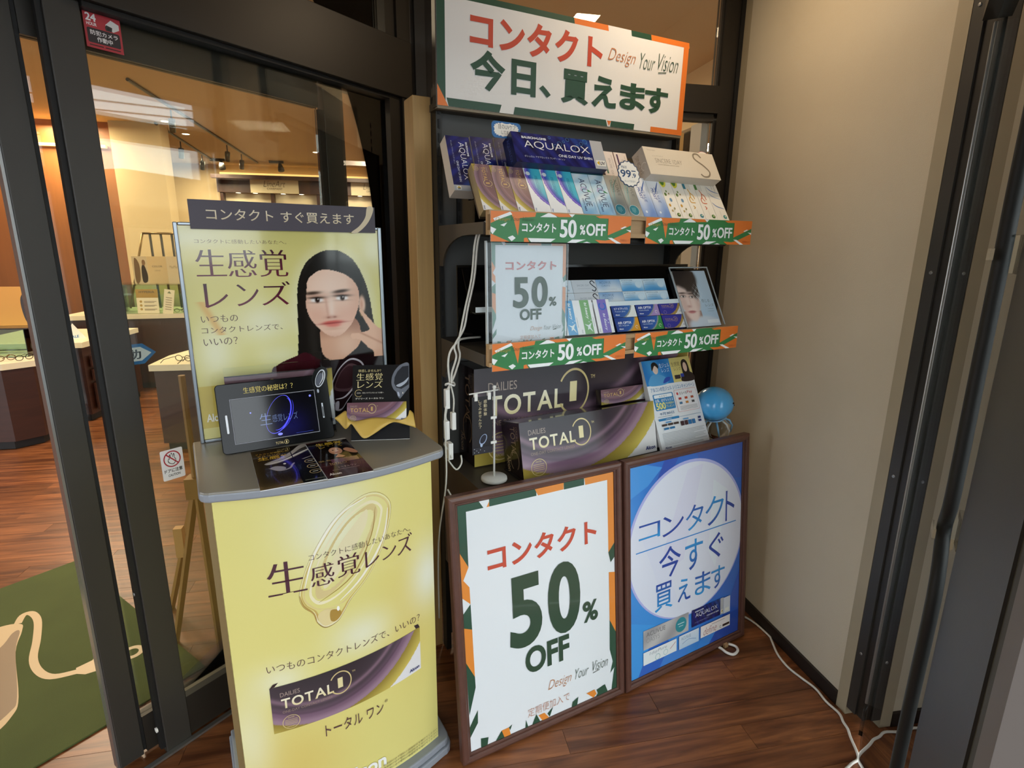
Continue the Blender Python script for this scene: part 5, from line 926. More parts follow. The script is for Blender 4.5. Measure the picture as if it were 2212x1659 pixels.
p.poly(smooth_poly([(.196, .622), (.212, .632), (.24, .625), (.247, .605), (.236, .592), (.212, .586), (.198, .602)], 6), '#e6d49a'); p.poly(smooth_poly([(.226, .625), (.247, .62), (.25, .605), (.236, .592), (.224, .598)], 5), '#b08c40'); p.ell(.244, .625, .0035, .007, '#fdfbf2', n=12)
PL = '#4a2030'
p.text('コンタクトに感動したいあなたへ。', .185, .772, .447, .789, '#4a3038', -.005, -.02)
for ch, a, b_, c, d in (('生', .091, .697, .177, .783), ('感', .186, .700, .241, .758), ('覚', .248, .708, .305, .766), ('レ', .318, .713, .356, .757), ('ン', .364, .718, .404, .757), ('ズ', .407, .714, .452, .769)): p.text(ch, a, b_, c, d, PL, .006, -.022, res=4)
p.text('いつものコンタクトレンズで、いいの？', .070, .490, .467, .513, '#5a3a40', -.005, -.015)
q = d_total(.394, .135, True, True); p.merge(q, lambda x, y: (.0715 + x, .312 + y + .022 * x / .394)); p.poly([(.0715, .447), (.080, .4575), (.460, .482), (.4655, .469)], '#3a2e34')
p.text('トータル ワン', .190, .262, .345, .298, '#5a3a40', 0); p.text('®', .349, .290, .358, .299, '#5a3a40'); p.text('Alcon', .215, .085, .345, .128, '#f6f6f2', .03, res=4)
for i in range(3): p.text('装用前に必ず眼科の検査処方を受けてください', .335, .062 + .0105 * i, .515, .069 + .0105 * i, '#6a6040', 0, res=1)
p.build('panel_print', ct, P_POSTER, lambda x, y, d: (x, -bow(min(CW, max(0, x))) - .0008 - d, y))
# header poster standing on the counter
def CL(x, y, z): return C0 + Matrix.Rotation(rad(CA), 3, 'Z') @ Vector((x, y, 0)) + Vector((0, 0, z))
HW, HH = .527, .578
t = thing('portrait_poster', 'yellow poster with a long haired woman in a silver frame on the counter', 'poster', CL(-.004, .340, .9818), (0, 0, rad(CA)))
M_ALU = mat('silver_frame', '#8d949a', .28, .85)
for q in ((0, 0, 0, .010, .018, HH), (HW - .010, 0, 0, HW, .018, HH), (.0102, 0, 0, HW - .0102, .018, .008), (.0102, 0, HH - .008, HW - .0102, .018, HH)): part('frame_rail', MB().box(*q), M_ALU, t, bevel=.002)
part('backing', MB().box(.0105, .007, .0085, HW - .0105, .016, HH - .0085), C_WHITE, t)
IW, IH = HW - .021, HH - .017
def pmask(x, y, pts):
    m = np.zeros(x.shape, bool); k = len(pts)
    for i in range(k):
        (x0, y0), (x1, y1) = pts[i], pts[(i + 1) % k]
        if y0 == y1: continue
        c = ((y0 > y) != (y1 > y)) & (x < (x1 - x0) * (y - y0) / (y1 - y0) + x0); m ^= c
    return m
def woman(x, y):
    c = np.ones(x.shape + (3,)) * cc('#ddd68a'); c = lerp(c, cc('#cfc468'), np.clip(.5 + .5 * np.sin(x * 3 + y * 5), 0, 1) * .5)
    for gx, gy, sx, sy, k in ((.36, .55, .16, .10, .7), (.10, .42, .10, .16, .7), (.05, .95, .2, .05, .5), (.97, .9, .06, .1, .5), (.42, .38, .12, .06, .5)): c = lerp(c, cc('#eef0dc'), k * np.exp(-(((x - gx) / sx) ** 2 + ((y - gy) / sy) ** 2)))
    c = lerp(c, cc('#dca860'), .7 * np.exp(-(((x - .08 - (.62 - y) * .5) / .02) ** 2)) * (y < .66) * (y > .5) * (x < .18))
    def E(cx, cy, rx, ry, s=.06, rot=0):
        a = rad(rot); dx, dy = (x - cx) * .9, y - cy; X_, Y_ = dx * math.cos(a) + dy * math.sin(a), -dx * math.sin(a) + dy * math.cos(a); return 1 / (1 + np.exp(np.clip((np.sqrt((X_ / (rx * .9)) ** 2 + (Y_ / ry) ** 2) - 1) / s, -30, 30)))
    hair = pmask(x, y, smooth_poly([(.74, .900), (.66, .885), (.585, .83), (.540, .735), (.527, .62), (.520, .48), (.508, .36), (.50, .28), (.74, .25), (.99, .25), (.985, .40), (.955, .52), (.935, .66), (.905, .76), (.86, .84), (.80, .885)], 6)); halo = E(.73, .62, .235, .31, .06)
    c = lerp(c, cc('#eef0dc'), halo * .5); c = np.where(hair[..., None], cc('#16120f'), c); c = lerp(c, cc('#3a332c'), hair * np.exp(-((x - .86 - (.8 - y) * .25) / .035) ** 2) * .6); c = lerp(c, cc('#2d2823'), hair * np.exp(-((x - .60) / .03) ** 2) * .7)
    sw = pmask(x, y, smooth_poly([(.36, .28), (.40, .335), (.50, .372), (.56, .385), (.66, .33), (.80, .36), (.90, .35), (1.02, .30), (1.02, .0), (.36, .0)], 5)); c = np.where(sw[..., None], cc('#3c0f18'), c); c = lerp(c, cc('#1a090c'), sw * np.clip((x - .6) * 6, 0, 1))
    neck = pmask(x, y, smooth_poly([(.66, .52), (.64, .42), (.655, .36), (.72, .325), (.80, .36), (.87, .43), (.84, .55)], 5)); c = np.where(neck[..., None], cc('#d9a98c'), c); c = lerp(c, cc('#9a6a55'), neck * np.clip((y - .44) * 9, 0, .75)); c = lerp(c, cc('#e6bfa4'), neck * E(.79, .41, .05, .05, .3) * .7)
    face = pmask(x, y, smooth_poly([(.60, .77), (.583, .70), (.575, .62), (.59, .565), (.63, .51), (.68, .470), (.72, .459), (.765, .470), (.82, .518), (.855, .58), (.872, .64), (.868, .71), (.82, .765), (.745, .795), (.67, .80)], 6))
    c = np.where(face[..., None], cc('#ecc6ae'), c); c = lerp(c, cc('#f6dccb'), face * E(.69, .70, .09, .08, .4) * .8); c = lerp(c, cc('#d9a68c'), face * np.clip((x - .80) * 9, 0, .8)); c = lerp(c, cc('#d6a58c'), face * np.clip((.60 - x) * 14, 0, .6)); c = lerp(c, cc('#e0a893'), face * (E(.625, .575, .05, .035, .5) + E(.80, .57, .05, .04, .5)) * .6); c = lerp(c, cc('#cf9c84'), face * np.clip((.49 - y) * 14, 0, .6))
    part_ = pmask(x, y, smooth_poly([(.575, .70), (.60, .76), (.68, .81), (.745, .825), (.80, .80), (.86, .74), (.88, .66), (.90, .74), (.85, .83), (.74, .88), (.62, .84), (.56, .74)], 5)); c = np.where(part_[..., None], cc('#17130f'), c)
    c = lerp(c, cc('#eac4ac'), E(.888, .62, .020, .045, .12)); c = lerp(c, cc('#c98f76'), E(.886, .62, .008, .026, .3) * .7); c = lerp(c, cc('#c9a23a'), E(.884, .572, .006, .012, .3))
    for ex, ey, bx, by_, r in ((.635, .650, .612, .686, 4), (.775, .657, .770, .692, 7)):
        c = lerp(c, cc('#b98a76'), E(ex, ey + .016, .043, .013, .4) * .7 * face); c = lerp(c, cc('#f4efec'), E(ex, ey, .034, .0125, .1)); c = lerp(c, cc('#2a1a12'), E(ex + .002, ey + .0005, .0125, .0135, .1)); c = lerp(c, cc('#1a100c'), E(ex, ey + .012, .037, .0045, .35)); c = lerp(c, cc('#7a5040'), E(ex, ey - .012, .032, .003, .5) * .5); c = lerp(c, cc('#ffffff'), E(ex + .006, ey + .005, .003, .003, .3))
        c = lerp(c, cc('#2e211a'), E(bx, by_, .040, .0075, .25, r) * .92)
    c = lerp(c, cc('#c99580'), face * np.exp(-((x - .682 - (.66 - y) * .10) / .008) ** 2) * (y < .66) * (y > .57) * .45); c = lerp(c, cc('#f8e4d6'), face * E(.712, .60, .011, .05, .5) * .7); c = lerp(c, cc('#c08a78'), E(.708, .560, .030, .008, .4) * .8); c = lerp(c, cc('#8a5446'), (E(.692, .5595, .008, .004, .3) + E(.728, .561, .008, .004, .3)) * .6)
    c = lerp(c, cc('#cf5a50'), E(.714, .533, .052, .0095, .2, 3)); c = lerp(c, cc('#dc7a6c'), E(.716, .521, .040, .012, .2)); c = lerp(c, cc('#8f2f30'), E(.714, .5295, .056, .0028, .4, 3)); c = lerp(c, cc('#c9957e'), E(.716, .500, .03, .006, .5) * .6)
    hand = pmask(x, y, smooth_poly([(.872, .585), (.885, .590), (.925, .545), (.975, .495), (1.01, .46), (1.01, .26), (.955, .27), (.945, .36), (.915, .385), (.87, .43), (.825, .440), (.812, .452), (.822, .468), (.87, .470), (.925, .485), (.900, .535)], 4)); c = np.where(hand[..., None], cc('#e6b99c'), c); c = lerp(c, cc('#c28e72'), hand * np.clip((x - .95) * 8, 0, .7)); c = lerp(c, cc('#b07a60'), hand * np.exp(-(((y - .455 + (x - .9) * .5) / .006) ** 2)) * .6)
    dk = (x > .62) & (y < .335); c = np.where(dk[..., None], cc('#1c0f12'), c); yb = (x <= .70) & (y < .262); c = np.where((yb & (x < .13))[..., None], cc('#cdb95a'), c)
    c = np.where((y < .055)[..., None], cc('#0f0a0b'), c); c = np.where(((y < .055) & (x < .13))[..., None], cc('#ddd68a'), c); return c
p = Pr(IW, IH).unit(); p.grid(0, 0, 1, 1, 250, 270, woman)
# lens picture on the dark corner
ln = [(.80, .335), (.862, .318), (.885, .27), (.86, .20), (.80, .135), (.765, .095), (.73, .055), (.695, .06), (.69, .10), (.675, .15), (.69, .22), (.735, .29)]
p.poly(smooth_poly(ln, 6), '#b4aeb4'); p.poly(smooth_poly(scl(ln, .93, .775, .2), 6), '#2a181c'); p.poly(smooth_poly(scl(ln[:5] + ln[9:], .74, .775, .225), 6), '#5a4044'); p.poly(smooth_poly(scl(ln[:5] + ln[9:], .60, .765, .232), 6), '#3a2226'); p.stroke([(.86, .29), (.83, .20), (.76, .13), (.70, .12)], .005, '#d8d2d6', taper=True); p.poly(smooth_poly([(.70, .10), (.72, .105), (.715, .065), (.70, .062)]), '#c8c4cc')
p.text('コンタクトに感動したいあなたへ。', .063, .924, .497, .943, '#6a4a3a', -.005, -.02)
for ch, a, b_, c, d in (('生', .057, .777, .195, .897), ('感', .202, .772, .340, .895), ('覚', .352, .771, .495, .899), ('レ', .079, .632, .189, .743), ('ン', .228, .635, .337, .738), ('ズ', .349, .633, .498, .748)): p.text(ch, a, b_, c, d, '#3f1426', .004, -.024, res=4, col2='#6a2438')
p.text('いつもの', .052, .564, .223, .598, '#5a4044', -.005, -.012); p.text('コンタクトレンズで、', .048, .513, .441, .543, '#5a4044', -.005, -.012); p.text('いいの？', .051, .455, .211, .490, '#5a4044', -.005, -.012)
q = d_total(.30, .125, False, True); p.merge(q, lambda x, y: ((.125 + x / .30 * .565) * IW, (.100 + y / .125 * .20 - .006 * x / .3) * IH)); p.text('Alcon', .022, .085, .115, .125, '#eeeede', .03)
p.build('poster_print', t, P_GLOSS, lambda x, y, d: (.0105 + x, .0065 - d, .0085 + y))
bn = part('banner_strip', MB().box(.038, -.004, HH - .016, .508, -.0012, HH + .055), mat('plum_strip', '#3f3440', .4), t)
p = Pr(.47, .071).unit(); p.rect(0, 0, 1, 1, '#3d3340'); p.poly(smooth_poly([(.955, 1), (.99, 1), (.985, .75), (.95, .35), (.89, 0), (.85, 0), (.90, .25), (.94, .6)], 5), '#d9c9a8'); p.text('コンタクト', .08, .33, .415, .72, '#e8dcc0', .005, res=4, col2='#d9c8a4'); p.text('すぐ買えます', .455, .30, .87, .70, '#e8dcc0', .005, res=4, col2='#d9c8a4'); p.build('strip_print', bn, P_PAPER, lambda x, y, d: (.038 + x, -.0044 - d, HH - .016 + y))
# clear card holder behind the screen
t = thing('card_holder', 'clear acrylic holder with a plum lens card, behind the small screen', 'card holder', CL(.066, .268, .9818), (rad(-3), 0, rad(CA)))
part('acrylic_plate', MB().box(0, 0, 0, .275, .003, .213), M_CLEAR, t); part('acrylic_foot', MB().box(0, .0032, 0, .275, .05, .003), M_CLEAR, t)
q = d_total(.272, .165, False); part('card', MB().box(.0015, .0036, .003, .2735, .0046, .19), C_PLUM, t); q.build('card_print', t, P_CARD, lambda x, y, d: (.0015 + x, .0033 - d * .2, .022 + y))
# small advertising screen
t = thing('advert_screen', 'small black advertising screen with lens ornament standing on the counter', 'screen', (-.4541, 1.4439, .985), (rad(-15.8), 0, rad(20.9)))
TW, TH = .2803, .1794
part('screen_housing', MB().prism(rb(TW, TH, .010), 0, .014, 'y'), mat('gloss_black', '#070708', .14, spec=.25), t, bevel=.0015); part('back_leg', MB().prism([(.0145, .06), (.045, .012), (.049, .014), (.018, .066)], .10, .18, 'x'), M_BLACK, t)
p = Pr(); p.rect(.030, .022, .242, .139, '#9a9aa4'); p.rect(.0312, .0232, .2408, .1378, '#050508'); p.text('生感覚の秘密は？？', .065, .150, .188, .166, '#e0c860', .006, -.012, res=3); p.text('TOTAL', .126, .006, .146, .0125, '#d9c080', 0); p.ring(.153, .0095, .0055, .0008, '#d9c080'); p.text('1', .1515, .0065, .1545, .0125, '#d9c080'); p.text('Alcon', .105, .006, .12, .010, '#8a7a60') if False else None
p.rrect(.0155, .052, .0205, .100, .0024, '#e8ecf2'); p.rrect(.2555, .058, .2595, .100, .0018, '#c9d0d8'); p.rrect(.2562, .062, .2588, .090, .001, '#0b0b0c')
p.build('bezel_print', t, P_PAPER, lambda x, y, d: (x, -.0006 - d, y))
P_SCREEN = print_mat('screen_glow', .1, emit=.75)
p = Pr(); p.grid(.032, .024, .240, .137, 30, 20, lambda X, Y: lerp(cc('#020204'), cc('#0c0b3c'), np.exp(-(((X - .17) / .05) ** 2 + ((Y - .05) / .05) ** 2)) * .9))
el = lambda k, a0=0, a1=360, cx=.143, cy=.085: [(cx + (.028 * k * math.cos(rad(a))) * .90 + (.053 * k * math.sin(rad(a))) * .42, cy - (.028 * k * math.cos(rad(a))) * .42 + (.053 * k * math.sin(rad(a))) * .90) for a in range(a0, a1 + 1, 12)]
p.stroke(el(1.0, -110, 120), .0022, '#5a5af0', 2, taper=True); p.stroke(el(1.0, 100, 260), .0011, '#4a4ab8', 2); p.stroke(el(.86, -85, 85, .147, .086), .0028, '#4848f0', 2, taper=True); p.stroke(el(.92, -60, 60, .151, .086), .0016, '#3a3ad0', 2, taper=True)
p.text('生', .095, .062, .124, .092, '#5a6a90', -.01, -.02); p.text('感覚レンズ', .126, .066, .190, .086, '#5a6a90', -.012, -.02); p.ell(.140, .032, .006, .0035, '#7a80e8', n=14); p.ell(.075, .098, .002, .002, '#7a80e8', n=8); p.ell(.228, .124, .003, .003, '#7a80f0', n=8); p.rect(.18, .028, .225, .0288, '#2a3a8a')
p.build('display', t, P_SCREEN, lambda x, y, d: (x, -.0016 - d * .3, y))
orn = part('lens_ornament', MB().prism(smooth_poly([(.250, .192), (.272, .200), (.283, .186), (.276, .160), (.262, .140), (.254, .126), (.246, .128), (.243, .144), (.240, .168)], 5), -.0045, -.0008, 'y'), mat('gloss_black'), t)
p = Pr(); p.ell(.261, .168, .012, .026, '#c9ced6', rot=-24); p.ell(.2605, .168, .0098, .0225, '#1a1b20', rot=-24); p.ell(.2585, .166, .0075, .018, '#5a5e6a', rot=-24); p.stroke([(.270, .185), (.268, .168), (.256, .150)], .002, '#eceff4', taper=True); p.ell(.2505, .134, .0028, .0055, '#b9c0cc', n=12); p.build('ornament_print', orn, P_GLOSS, lambda x, y, d: (x, -.0048 - d, y))
# black card display with a carton on a gold cloth
t = thing('card_display', 'black card display with gold lettering holding a plum carton on the counter', 'display', (-.1468, 1.5136, .9822), (rad(-31), 0, rad(-3.5)))
part('display_board', MB().box(0, .0008, 0, .16, .003, .221), mat('black_card', '#101114', .35), t); part('board_edge', MB().box(0, .0, -.0012, .16, .004, -.0001), C_WHITE, t); part('back_flap', MB().prism([(.003, .15), (.10, .06), (.103, .062), (.004, .16)], .05, .11, 'x'), mat('black_card'), t)
p = Pr(.16, .221).unit(); p.text('体感しませんか？', .10, .90, .50, .94, '#d9c890', 0, -.01)
for ch, a, b_, c, d in (('生', .07, .79, .21, .885), ('感', .23, .79, .37, .885), ('覚', .39, .79, .53, .885), ('レ', .09, .685, .21, .775), ('ン', .24, .685, .36, .77), ('ズ', .38, .685, .53, .78)): p.text(ch, a, b_, c, d, '#e2d298', .004, -.018)
p.ring(.115, .615, .065, .008, '#c9b27a', 40, 320); p.text('1日中、何もつけていないような瞳へ', .08, .608, .55, .628, '#d8d4c8', .0); p.text('デイリーズ トータル ワン', .06, .53, .55, .555, '#e4e0d4', .01)
l3 = [(1.0, 1.0), (.86, 1.0), (.76, .93), (.70, .84), (.685, .74), (.72, .66), (.77, .62), (.80, .555), (.84, .53), (.89, .545), (.91, .60), (.95, .64), (1.0, .68)]; p.poly(smooth_poly(l3, 5)[:-24] + [(1, .68), (1, 1)], '#6a6e78'); p.poly([(.99, .98), (.88, .97), (.79, .90), (.74, .82), (.73, .74), (.77, .68), (.86, .66), (.99, .72)], '#24272e'); p.poly(smooth_poly([(.77, .71), (.84, .69), (.95, .75), (.99, .82), (.90, .76)]), '#aeb4c0'); p.poly(smooth_poly([(.79, .62), (.82, .61), (.83, .56), (.80, .57)]), '#b0b6c6'); p.ell(.885, .605, .008, .012, '#e8e0d0', n=10)
p.build('board_print', t, P_PAPER)
cx = thing('lens_carton', 'plum lens carton resting on the gold cloth of the black card display', 'box', (-.1468, 1.5136, .9822), (rad(-31), 0, rad(-3.5)))
part('carton', MB().box(-.009, -.0265, .046, .153, -.0005, .101), C_PLUM, cx); d_total(.162, .055, False).build('carton_print', cx, P_CARD, lambda x, y, d: (-.009 + x, -.0269 - d, .046 + y))
top = [(-.043, .063, -.012), (-.028, .074, -.014), (-.013, .081, -.018), (-.006, .058, -.030), (.006, .046, -.034), (.03, .049, -.036), (.06, .054, -.037), (.09, .054, -.036), (.118, .050, -.034), (.145, .048, -.031), (.157, .060, -.026), (.162, .078, -.018), (.172, .070, -.010)]
bot = [(-.0435, .061, -.012), (-.028, .045, -.018), (-.013, .028, -.026), (-.004, .030, -.032), (.006, .038, -.036), (.022, .015, -.046), (.042, -.006, -.052), (.068, .006, -.050), (.095, .026, -.044), (.118, .039, -.038), (.145, .034, -.034), (.165, .030, -.024), (.178, .027, -.014)]
a3 = [smooth_poly([(q[0], q[1]) for q in c], 4, False) for c in (top, bot)]; b3 = [smooth_poly([(q[0], q[2]) for q in c], 4, False) for c in (top, bot)]
m = MB(); n = len(a3[0]); R_ = 9
for j in range(R_):
    f = j / (R_ - 1)
    for i in range(n):
        x = a3[0][i][0] * (1 - f) + a3[1][i][0] * f; z = a3[0][i][1] * (1 - f) + a3[1][i][1] * f; y = b3[0][i][1] * (1 - f) + b3[1][i][1] * f - .007 * math.sin(f * math.pi) * (.6 + .4 * math.sin(i * .7)); m.v.append((x, y, z))
m.f = [(j * n + i, (j + 1) * n + i, (j + 1) * n + i + 1, j * n + i + 1) for j in range(R_ - 1) for i in range(n - 1)]
me = m.mesh('gold_cloth'); o = part('gold_cloth', me, mat('gold_satin', '#d0ab52', .45, bump=.2, bscale=900), None, True, loc=(-.1468, 1.5136, .9822), rot=(rad(-31), 0, rad(-3.5))); sd = o.modifiers.new('solid', 'SOLIDIFY'); sd.thickness = .0008
tag(o, 'gold satin cloth draped under the plum carton of the black display', 'cloth')
# leaflets lying on the counter
def flat(label, bl, ang, w_, h_, draw, z=.9818, thick=.0016, side=None):
    t = thing('leaflet', label, 'leaflet', (bl[0], bl[1], z), (0, 0, rad(ang))); part('pages', MB().box(0, 0, 0, w_, h_, thick), side or C_WHITE, t)
    p = Pr(w_, h_).unit(); draw(p); p.build('leaflet_print', t, P_GLOSS, lambda x, y, d: (x, y, thick + .0003 + d * .6)); return t
def dA(p):
    p.grid(0, 0, 1, 1, 30, 34, lambda X, Y: lerp(lerp(cc('#17120c'), cc('#3a2f1e'), .5 + .5 * np.sin(X * 4 + 1)), cc('#a08558'), np.exp(-((Y / .10) ** 2)) * (.4 + .5 * X) + .25 * np.exp(-((X / .05) ** 2))))
    p.text('アルコンが感動した、', .06, .86, .60, .90, '#c9a23a', 0); p.text('アルコンの', .08, .80, .44, .84, '#c9a23a', 0); p.text('生感覚', .08, .70, .60, .79, '#e2b93a', .012)
    p.poly(smooth_poly([(.16, .60), (.4, .70), (.62, .84), (.80, .99), (1, 1), (1, .88), (.72, .72), (.45, .60), (.25, .56)], 6), '#b9b2aa'); p.poly(smooth_poly([(.30, .60), (.55, .70), (.78, .88), (1, .96), (1, .90), (.75, .76), (.5, .64)], 6), '#3a3430'); p.stroke([(.18, .575), (.45, .63), (.75, .77), (1, .88)], .006, '#f4f0ea', taper=True)
    p.poly(smooth_poly([(.22, .46), (.30, .50), (.42, .46), (.44, .40), (.32, .38)], 6), '#b4b0bc'); p.stroke([(.20, .47), (.34, .375), (.5, .40), (.58, .50), (.74, .58), (1, .66)], .005, '#b0aab0', taper=True); p.ell(.45, .53, .022, .018, '#f6f4f0')
    p.rect(.60, 0, .615, 1, '#0a0807'); p.rect(.615, 0, 1, .58, '#141816')
    for i in range(3): p.ring(.84, .50 - .14 * i, .085, .012, '#d8c090', ry=.045); p.rect(.80, .495 - .14 * i, .88, .508 - .14 * i, '#d8d4c8')
    p.rect(.64, .04, .95, .055, '#6a6a60')
flat('open black leaflet with silver lens picture and gold lettering on the counter', (-.314, 1.206), 17.5, .150, .268, dA)
def dB(p):
    p.grid(0, 0, 1, 1, 10, 12, lambda X, Y: lerp(cc('#241a12'), cc('#15100d'), Y)); p.rect(0, .965, .52, 1, '#4a2228'); p.rect(.52, .965, 1, 1, '#d8d2c4'); p.text('生感覚', .20, .86, .84, .94, '#dcb93a', .012); p.text('レンズ', .24, .78, .80, .85, '#dcb93a', .0)
    p.poly(smooth_poly([(.30, .55), (.36, .74), (.55, .82), (.78, .76), (.86, .56), (.70, .50), (.45, .49)], 6), '#150d0b'); p.ell(.55, .66, .155, .10, '#d89a78'); p.ell(.53, .68, .10, .06, '#eab494'); p.ell(.50, .685, .022, .010, '#2a1610', n=12); p.ell(.62, .69, .022, .010, '#2a1610', n=12); p.ell(.55, .615, .04, .012, '#b04a44', n=12); p.poly(smooth_poly([(.74, .66), (.84, .70), (.98, .62), (1, .52), (.86, .55)], 5), '#d89a78'); p.poly([(.44, .48), (.56, .56), (.68, .48), (.60, .46)], '#d89a78')
    p.text('1日中、何もつけていないような瞳へ', .04, .41, .86, .45, '#c9a86a', 0); p.rect(0, 0, 1, .38, '#3f1c22'); p.grid(.30, .34, .92, .44, 20, 6, lambda X, Y: lerp(cc('#6a4458'), cc('#d0b060'), X * 1.6 - .8)); p.text('TOTAL', .22, .30, .50, .345, '#c9a878', 0); p.ring(.56, .325, .045, .008, '#c9a878'); p.rect(0, .29, 1, .294, '#7a5a50'); p.text('トータル ワン', .36, .20, .76, .24, '#c9b8b0', 0); p.rect(.2, .165, .8, .172, '#a08a88'); p.text('Alcon', .08, .06, .34, .11, '#f0ece8', .03)
flat('black and plum leaflet with a portrait lying over the open leaflet', (-.176, 1.237), 19.0, .106, .270, dB, z=.9852)
# ================================================================ STICKERS AND SMALL THINGS
def sticker(label, t0, z0, w_, h_, draw, n=-.0002, side='#ffffff', r=.004):
    t = thing('sticker', label, 'sticker', D(t0, n, z0), (0, 0, rad(DA))); part('film', MB().prism(rb(w_, h_, r), 0, .0003, 'y'), mat('film_' + side, side, .4), t); p = Pr(w_, h_).unit(); draw(p); p.build('sticker_print', t, P_PAPER, lambda x, y, d: (x, -.0002 - d * .5, y))
def dS(p):
    p.rect(.0, .0, 1, 1, '#b8323c'); p.text('24', .06, .72, .34, .93, '#f2eeee', .03); p.text('HOUR', .07, .60, .34, .69, '#f2eeee', .02); p.poly([(.58, .72), (.74, .88), (.95, .80), (.95, .66), (.78, .56), (.60, .62)], '#e4e2e0'); p.poly([(.56, .64), (.60, .72), (.76, .68), (.74, .56), (.58, .56)], '#2a2a2a'); p.ell(.65, .62, .04, .04, '#0c0c0c', n=12)
    p.rrect(.06, .14, .94, .54, .05, '#2c2226'); p.text('防犯カメラ', .14, .36, .88, .49, '#f4f0f0', .015); p.text('作動中', .30, .19, .72, .33, '#f4f0f0', .015); p.rect(.08, .06, .45, .09, '#3a1418'); p.rect(.5, .06, .92, .09, '#3a1418')
sticker('square red security camera sticker on the glass under the door header', .0795, 1.955, .077, .079, dS, .0146, '#b8323c')
def dC(p):
    p.rect(.02, .02, .98, .98, '#eeeeee'); p.ring(.5, .68, .36, .055, '#b02a38', ry=.25); p.poly(smooth_poly([(.30, .60), (.34, .72), (.38, .70), (.38, .82), (.43, .84), (.45, .74), (.47, .87), (.52, .87), (.53, .75), (.57, .85), (.62, .83), (.62, .70), (.66, .68), (.66, .60), (.56, .50), (.42, .52)], 3), '#4a4a4a'); p.poly(smooth_poly([(.335, .61), (.35, .69), (.395, .67), (.40, .80), (.44, .72), (.49, .85), (.54, .72), (.585, .82), (.60, .68), (.64, .66), (.63, .61), (.55, .525), (.43, .54)], 3), '#eeeeee'); p.stroke([(.24, .86), (.76, .50)], .0035, '#b02a38', 1); p.text('ドアに注意', .10, .24, .90, .37, '#1c1c1c', .02); p.text('CAUTION', .24, .11, .78, .19, '#1c1c1c', .015)
sticker('white rounded caution sticker with a crossed out hand on the door glass', .104, .848, .060, .090, dC, .0146, '#eeeeee')
def dD(p): p.poly([(0, 0), (.78, 0), (1, .5), (.78, 1), (0, 1)], '#2f7ab8'); p.poly([(0, .16), (.74, .16), (.92, .5), (.74, .84), (0, .84)], '#e8eeee'); p.text('自動', .22, .26, .74, .74, '#2a3a44', .02)
t = thing('sticker', 'blue edged arrow sticker half hidden behind the door stile', 'sticker', D(.005, .0585, 1.185), (0, 0, rad(DA))); p = Pr(.145, .056).unit(); dD(p); part('film', MB().prism([(0, 0), (.113, 0), (.145, .028), (.113, .056), (0, .056)], 0, .0003, 'y'), mat('film_blue', '#2f7ab8', .4), t); p.build('sticker_print', t, P_PAPER, lambda x, y, d: (x, -.0002 - d * .5, y))
# wooden tripod inside the shop
t = thing('wooden_tripod', 'slim wooden tripod stand on the shop floor behind the door glass', 'tripod', (-.80, 2.14, 0))
M_EASEL = mat('tripod_wood', '#9a6c36', .5, var=.1, vscale=8)
for q in ((-.107, -.051), (-.205, .182), (.08, -.139)): part('leg', MB().tube([(q[0], q[1], 0), (.02 + q[0] * .05, .0 + q[1] * .05, .60)], [.012, .014], 4), M_EASEL, t)
part('joint_block', MB().box(-.075, -.02, .34, -.045, .01, .46), mat('joint_wood', '#d09a5c', .5), t); part('top_block', MB().box(-.01, -.03, .58, .05, .03, .66), M_EASEL, t); part('centre_post', MB().tube([(.02, 0, .66), (.02, 0, 1.05)], .012, 8), M_EASEL, t)
# floor cords
fc = [(1.379, 1.801), (1.402, 1.692), (1.394, 1.653), (1.368, 1.583), (1.361, 1.513), (1.374, 1.456), (1.388, 1.402), (1.382, 1.347), (1.388, 1.295), (1.375, 1.262), (1.368, 1.235), (1.352, 1.205), (1.32, 1.139), (1.283, 1.124), (1.22, 1.10), (1.15, 1.08)]
tag(part('floor_cable', MB().tube([(*q, .0045) for q in smooth_poly([(1.15, 1.93), (1.28, 1.88)] + fc, 5, False)], .0042, 7), M_CORD, None, True), 'white power cord running over the floor along the beige wall', 'cord')
lp = thing('cord_loop', 'small white cord loop with brown wedge under the blue poster frame', 'cord', (1.20, 1.64, 0))
part('cord', MB().tube([(x - 1.20, y - 1.64, .0055) for x, y in smooth_poly([(1.155, 1.672), (1.171, 1.650), (1.18, 1.624), (1.2, 1.611), (1.227, 1.626), (1.233, 1.649), (1.213, 1.668)], 5, False)], .0052, 8), M_WHITE, lp, True)
part('wedge', MB().prism([(-.012, .010), (.006, .016), (.004, .026), (-.014, .020)], .001, .016), M_PALEWOOD, lp)
bc = thing('wall_cable', 'thick black cable clipped upright to the glass of the entrance leaf', 'cable', D(.24, -1.715, 0), (0, 0, rad(DA)))
part('cable', MB().tube(sm([(0, 0, 2.0), (.01, 0, 1.6), (.005, 0, 1.5), (0, 0, 1.365), (-.008, 0, 1.23), (.008, 0, 1.18), (-.03, 0, 1.11), (-.02, 0, .9), (-.02, 0, .4), (-.02, 0, .02)], 5), .0075, 10), M_BLACK, bc, True)
for z in (1.50, 1.18): part('clip_plate', MB().box(.0, -.0105, z - .02, .035, -.006, z + .02), glass_mat('clip_clear', (.92, .94, .94), 1.6), bc); part('clip_arm', MB().box(-.012, .0085, z - .006, .02, .0115, z + .006), glass_mat('clip_clear'), bc)
